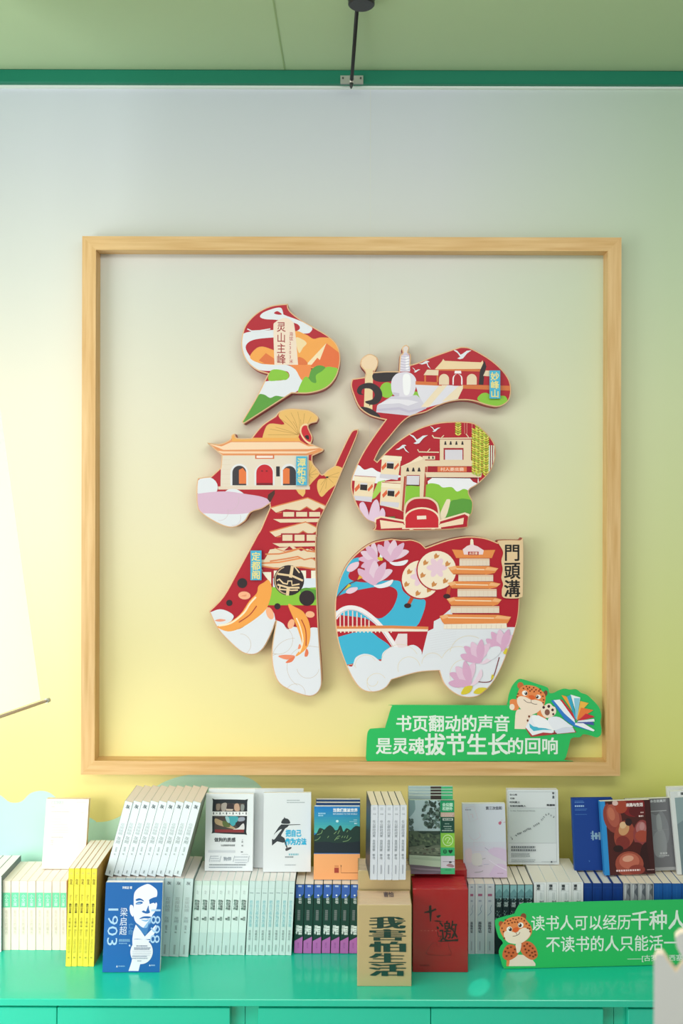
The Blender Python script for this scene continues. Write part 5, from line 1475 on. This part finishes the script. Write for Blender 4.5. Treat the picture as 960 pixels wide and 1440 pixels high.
def pt_park(a):
    # crop 572,1100 x10.667
    r = random.Random(5)
    a.rect(30, 275, 520, 760, 'bcd6dc'); a.rect(30, 740, 520, 1370, '3c5046')
    a.poly([(30, 275, 1), (120, 275, 1), (130, 420), (60, 520), (30, 540, 1)], '8cacb0', 3)
    for i in range(90):
        x, y = 240 + r.random() * 280, 280 + r.random() * 420
        if (x - 410) ** 2 / 170 ** 2 + (y - 480) ** 2 / 240 ** 2 < 1: a.ell(x, y, 16 + r.random() * 22, 12 + r.random() * 18, r.choice(['3c504a', '4a605a', '64807a', '34463f', '7c948c']), r.random() * 180, 8)
    for i in range(16): a.ell(260 + r.random() * 250, 320 + r.random() * 380, 6, 5, 'a4bec0', 0, 6)
    for i in range(22): a.ell(30 + r.random() * 70, 560 + r.random() * 180, 22, 14, r.choice(['5c7470', '4a625c']), r.random() * 90, 8)
    a.poly([(30, 760), (130, 735), (250, 780), (330, 760), (420, 800), (520, 790), (520, 960, 1), (30, 960, 1)], '566a56', 4)
    for i in range(50): a.ell(40 + r.random() * 470, 790 + r.random() * 160, 26, 16, r.choice(['4a5e4e', '64785e', '3e4e44', '74886a']), r.random() * 90, 8)
    a.poly([(30, 975), (150, 960), (250, 935), (300, 980), (420, 945), (520, 960), (520, 1100, 1), (30, 1080, 1)], '6c7a68', 4)
    for i in range(26): a.ell(40 + r.random() * 470, 985 + r.random() * 90, 24, 12, r.choice(['4c584e', '8a9480', '5c5850', '7c8a74']), 0, 8)
    a.poly([(30, 1085), (520, 1110), (520, 1270), (30, 1235)], 'b4cab2'); a.poly([(30, 1130), (300, 1120), (520, 1150), (520, 1180), (200, 1160)], 'a4bca4')
    a.poly([(30, 1230), (200, 1240), (520, 1275), (520, 1370), (30, 1370)], '6c6670'); a.poly([(30, 1275), (300, 1290), (520, 1300), (520, 1325), (200, 1310)], '8c8490'); a.poly([(60, 1330), (300, 1340), (520, 1340), (400, 1370), (60, 1370)], '7c7080')
    # strip on the right
    a.rect(512, 275, 730, 1370, '3cb470')
    a.rect(516, 280, 730, 445, '1f9c68'); a.fit('去公园', 545, 310, 700, 365, 'c8f0dc', .05); a.fit('和野外', 545, 372, 700, 424, 'c8f0dc', .05)
    a.rect(516, 452, 730, 520, 'c4a49a'); a.lines(530, 720, (468, 495), 16, 'e4d0c4', 1)
    a.rect(516, 522, 730, 758, '1c4c42'); a.rect(548, 538, 704, 574, 'd4e0d8'); a.fit('城市观察', 560, 543, 690, 569, '1c4c42', .03)
    a.lines(580, 660, (615,), 14, '9cbcb0', 2); a.lines(560, 690, (655,), 14, 'b4ccc4', 3); a.lines(575, 680, (690,), 12, '9cbcb0', 4); a.lines(535, 715, (715,), 16, 'b4ccc4', 5)
    a.rect(516, 760, 730, 975, '8ccc4c'); a.ring(624, 868, 76, 80, 10, 'd8f4c4'); a.ring(624, 868, 38, 42, 8, 'd8f4c4', 180, 340); a.stroke([(655, 840), (610, 910), (670, 905)], 10, 'd8f4c4')
    a.rect(516, 975, 730, 1100, '3cb470'); a.ell(580, 1036, 30, 34, '1c6a44'); a.stroke([(580, 1010), (580, 1055)], 8, '3cb470'); a.poly([(664, 1066), (632, 1030), (640, 1008), (662, 1016), (684, 1006), (698, 1026)], '123c2c', 2)
    a.rect(516, 1100, 730, 1280, 'd4d4de'); a.stroke([(545, 1185), (725, 1185)], 8, '9494a4'); a.ell(660, 1192, 22, 14, '3a3a44'); a.poly([(600, 1245), (640, 1215), (690, 1225), (720, 1250), (690, 1270)], 'a4848a', 3)
    a.rect(516, 1280, 730, 1370, '44b87c'); a.lines(580, 680, (1300,), 14, '2c8c5c', 7)
def pt_parkrear(a):
    a.rect(.5, 0, .74, 1, '4a403e'); a.rect(.74, 0, 1, 1, '4cc084')
lbl = ['rearmost of the five green-striped nature books on the red box', 'fourth of the green-striped nature books counted from the front', 'middle one of the five green-striped nature books', 'second of the green-striped nature books counted from the front']
for i in range(4):
    front_book('paperback', lbl[i], 575.5, 638.5, 1106.3 + 4.2 * i, 1214 + 3.2 * i, .0105, 'b4c8cc', pt_parkrear, (0, 0, 1, 1), key='red', lean=5, group='green-striped nature books', pages='d6dcd6', spine='2a4038')
front_book('paperback', 'front nature book with tree photo and green strip on the cover', 576.5, 640.3, 1125.5, 1228.5, .0105, '4a6658', pt_park, (35, 278, 728, 1372), key='red', lean=5, group='green-striped nature books', pages='d2dcd4', spine='2a4038')

def pt_lilac(a):
    # crop 645,1100 x10.286
    for i in range(8):
        a.rect(50, 880 + i * 65, 730, 880 + (i + 1) * 65 + 1, ['cdd0de', 'cfced e'.replace(' ', ''), 'd2cfdc', 'd4cedb', 'd4cbda', 'd3c9d8', 'd4c8da', 'd6c8dc'][i])
    a.fit('第三次信和', 415, 362, 655, 412, '3c4050', .025); a.lines(105, 195, (400,), 18, '9ca0b4', 1)
    a.stroke([(110, 380), (240, 360), (290, 545), (170, 590), (120, 380)], 4, 'd8c0cc'); a.stroke([(180, 480), (210, 470), (220, 530)], 6, 'd4b4c4')
    a.poly([(598, 600), (625, 580), (645, 590), (635, 625), (610, 628)], 'c06a84', 3); a.stroke([(635, 565), (662, 560)], 5, 'd49cac'); a.stroke([(675, 595), (705, 590)], 6, 'c88498')
    a.stroke([(150, 780), (220, 850), (320, 800), (300, 740)], 4, 'd8bccc', 3); a.stroke([(220, 880), (370, 880), (372, 1020), (220, 1015), (220, 880)], 3, 'd8c0cc')
    a.stroke([(385, 960), (440, 1000), (500, 1020), (520, 960)], 8, 'a49cb8', 3); a.poly([(485, 1010), (515, 1000), (505, 1030)], '8c84a4'); a.stroke([(300, 1140), (390, 1115)], 10, 'b0acb4'); a.stroke([(280, 1230), (340, 1225)], 10, 'b4b0b8'); a.stroke([(220, 1320), (310, 1310), (350, 1295)], 10, 'a8a4ac', 3); a.stroke([(360, 1205), (440, 1200)], 6, 'b0b4cc')
    a.poly([(430, 1000), (560, 960), (720, 1010), (720, 1160), (600, 1120), (480, 1060)], 'd2bfda', 3); a.poly([(450, 1330), (560, 1200), (720, 1240), (720, 1385), (470, 1385)], 'd4bedb', 3); a.stroke([(440, 1140), (560, 1220), (700, 1290)], 12, 'e4dcec', 3); a.lines(560, 655, (1328,), 12, 'b494b4', 4)
    a.poly([(90, 1000), (180, 980), (190, 1160), (100, 1170)], 'dccad4', 3); a.poly([(190, 1060), (320, 1050), (330, 1200), (200, 1210)], 'd8d4d4', 3)
front_book('paperback', 'lilac-white paperback with faint pink sketches on its cover', 653.5, 714, 1131, 1235, .018, 'cfd6e2', pt_lilac, (60, 320, 705, 1395), key='L9', lean=7, yaw=-1.5, roll=-1.0)

def pt_stay(a):
    # crop 708,1100 x11.43
    K = '4a545c'
    for p in ([(105, 145), (868, 145)], [(105, 145), (105, 1280)], [(868, 145), (868, 1280)], [(105, 405), (868, 405)], [(105, 975), (868, 975)], [(105, 1280), (868, 1280)]): a.stroke(p, 4, '98a2aa')
    a.rect(110, 410, 863, 970, 'd2dcde')
    a.fit('在心路', 130, 178, 250, 205, K, .03); a.fit('可能', 135, 238, 208, 265, K, .03); a.fit('时间是上', 130, 298, 292, 328, K, .03); a.fit('年轮的编辑人', 130, 360, 388, 388, K, .03)
    a.fit('重走', 812, 148, 845, 178, '2c363c', .05); a.fit('走', 812, 205, 845, 250, '4c565c', .05); a.fit('陈嘉映', 722, 342, 850, 372, '2c363c', .04)
    a.fit('In the Time-tinted Notes', 140, 438, 535, 462, '98a2aa')
    for ch, x, y, q in (('i', 142, 880, -10), ('s', 162, 905, -10), ('a', 225, 850, -30), ('s', 250, 825, -20), ('t', 270, 818, -20), ('a', 288, 812, -25), ('y', 306, 806, -25), ('w', 345, 785, -25), ('a', 368, 775, -25), ('l', 388, 760, -30), ('k', 408, 740, -20), ('s', 430, 742, -20), ('c', 455, 738, -20), ('m', 510, 695, -30), ('o', 535, 680, -30), ('m', 560, 665, -30), ('e', 585, 650, -30), ('o', 632, 590, -45), ('i', 650, 570, -50), ('l', 668, 545, -55), ('a', 702, 510, -20), ('s', 745, 495, 0), ('k', 785, 520, 20), ('s', 825, 545, 25)):
        a.char(ch, x, y, 16 if ch not in 'il' else 6, 26, '5c666e', .02, q)
    a.lines(140, 530, (1018, 1068), 26, '5c666e', 1); a.lines(140, 480, (1132, 1168), 18, '8a949c', 2); a.lines(140, 540, (1230, 1258), 14, '9ca6ae', 3); a.lines(620, 760, (1262,), 12, 'b0b8c0', 4); a.rect(765, 1255, 792, 1282, '5c666e'); a.lines(800, 868, (1255,), 10, 'b0b8c0', 5)
front_book('hardback', 'white book with ruled frame and a climbing line of letters', 715.5, 787.3, 1111, 1216, .024, 'dde4e8', pt_stay, (92, 110, 905, 1318), key='L11', lean=5, yaw=0, spine='e8e8ea')

def pt_navy(a):
    # crop 798,1110 x11.07
    a.rect(60, 135, 100, 1275, '1a4c94')
    a.lines(135, 280, (185,), 10, '4a7cc0', 1); a.lines(135, 315, (205,), 14, '5c8ccc', 2); a.lines(135, 295, (258,), 24, 'a4c4e8', 3); a.lines(135, 340, (312, 330), 10, '4a7cc0', 4); a.lines(135, 345, (395,), 12, '3c6cb4', 5)
    a.rect(545, 185, 575, 215, 'a4c4e8'); a.rect(545, 235, 570, 280, 'a4c4e8'); a.rect(580, 185, 640, 195, '7ca4d8')
    C = '8cb0c8'
    a.stroke([(378, 740), (590, 735)], 26, C); a.rect(395, 660, 420, 805, C); a.rect(440, 690, 480, 790, C); a.rect(500, 680, 545, 800, C); a.rect(370, 690, 400, 700, C); a.rect(375, 765, 400, 780, C)
    a.poly([(320, 1115), (345, 1125), (330, 1145)], '4a7cc0')
front_book('hardback', 'navy hardback with a pale cross-shaped mark beside the food cover', 809, 866.5, 1123, 1224.5, .016, '123f90', pt_navy, (85, 150, 755, 1275), key='L12', lean=6, hard=True, roll=-1.5, pages='d8d8d0', yaw=-2)

def pt_grey(a):
    # crop 840,1090 x7.2
    a.rect(300, 250, 860, 980, '74747a')
    for p, h in (([(560, 400), (640, 420), (700, 380), (760, 520), (740, 700), (620, 720), (570, 560)], '84868c'), ([(590, 640), (690, 560), (730, 700), (700, 840), (600, 820)], '94979c'), ([(640, 430), (680, 420), (690, 560), (640, 570)], '9ca0a4')): a.poly(p, h, 4)
    a.stroke([(555, 380), (750, 375)], 8, 'b4b6ba'); a.stroke([(600, 570), (760, 565)], 4, '94969a'); a.fit('水仓是离开', 585, 262, 750, 290, 'd8dade', .03)
    a.lines(650, 730, (795,), 20, 'c4c6ca', 1); a.lines(640, 760, (822,), 14, 'b8babe', 2); a.rect(560, 945, 860, 980, 'a4a4a8')
front_book('paperback', 'grey paperback half hidden behind the brown food photo cover', 888, 957, 1124.5, 1226, .018, '74747a', pt_grey, (330, 250, 845, 978), key='L13', lean=6, roll=-2.5)

def pt_food(a):
    # crop 840,1090 x7.2
    a.rect(100, 268, 152, 1030, '2a8cd0'); a.rect(150, 268, 600, 1030, '4a1c1a')
    e = a.ell
    e(215, 440, 90, 160, '8c3c34', -10); e(220, 420, 60, 120, 'a85444', -10); e(205, 400, 34, 70, 'bc6c54', -10)
    e(430, 330, 120, 110, '7c1c20'); e(470, 380, 90, 60, '5c161a'); e(310, 330, 60, 70, 'a0402c', 20); e(250, 290, 30, 26, 'd8b8b0', 10); e(200, 288, 24, 14, '3a1818')
    e(320, 620, 100, 150, '9a4434', 15); e(320, 560, 50, 70, 'c89468', 25); e(312, 520, 32, 36, 'd8b48c', 25); e(300, 700, 70, 70, '7c2c28')
    e(490, 610, 80, 140, '8c3c3c', 10); e(490, 560, 50, 70, 'ac6c6c', 10); e(495, 640, 70, 60, 'a04434'); e(500, 540, 24, 40, 'b88484', 10)
    e(370, 490, 34, 40, '28161a'); e(430, 760, 70, 60, '4c1614'); e(540, 860, 80, 160, '301012'); e(250, 760, 50, 36, '2a1414')
    e(350, 920, 140, 130, '9a4838'); e(350, 890, 100, 80, 'b86450'); e(340, 865, 56, 32, 'd49c84', -8); e(420, 980, 80, 50, '8a3a30')
    a.poly([(540, 270), (605, 270), (605, 1030), (560, 1030), (530, 700), (545, 560)], '3a1416', 0)
    a.fit('来路与生活', 358, 296, 524, 332, 'f2e6e4', .05); a.lines(495, 525, (390,), 12, 'd8b8b4', 1); a.lines(475, 528, (425,), 16, 'e4ccc8', 2); a.lines(215, 460, (975,), 18, 'e4cccc', 3); a.lines(520, 590, (980,), 10, 'b49494', 4)
front_book('hardback', 'hardback with brown food photo cover and bright blue spine', 851.5, 922.5, 1127.5, 1231.5, .02, '4a1c1a', pt_food, (100, 268, 598, 1028), key='L13', lean=7, yaw=0, spine='2a8cd0', roll=-2.3)

def pt_right(a):
    a.rect(0, 0, 100, 150, 'd8dcdc'); a.rect(9, 12, 100, 150, '8ca0a4'); a.rect(16, 2, 90, 9, 'e8eaea'); a.fit('重读人间', 22, 3, 60, 8, '3c4448', .03)
    a.poly([(9, 60), (50, 40), (100, 70), (100, 150), (9, 150)], '76888e', 0); a.poly([(20, 100), (60, 85), (100, 110), (100, 150), (20, 150)], '5e7076', 3)
front_book('paperback', 'rear white-edged book at the right edge of the upper row', 946, 1012, 1106.5, 1222, .014, 'e2e4e2', None, (0, 0, 1, 1), key='L14', lean=5, roll=-2)
front_book('paperback', 'grey picture book with white frame at the right picture edge', 954, 1020, 1112, 1229.5, .010, 'dcdfde', pt_right, (0, 0, 100, 150), key='L14', lean=5, roll=-4)
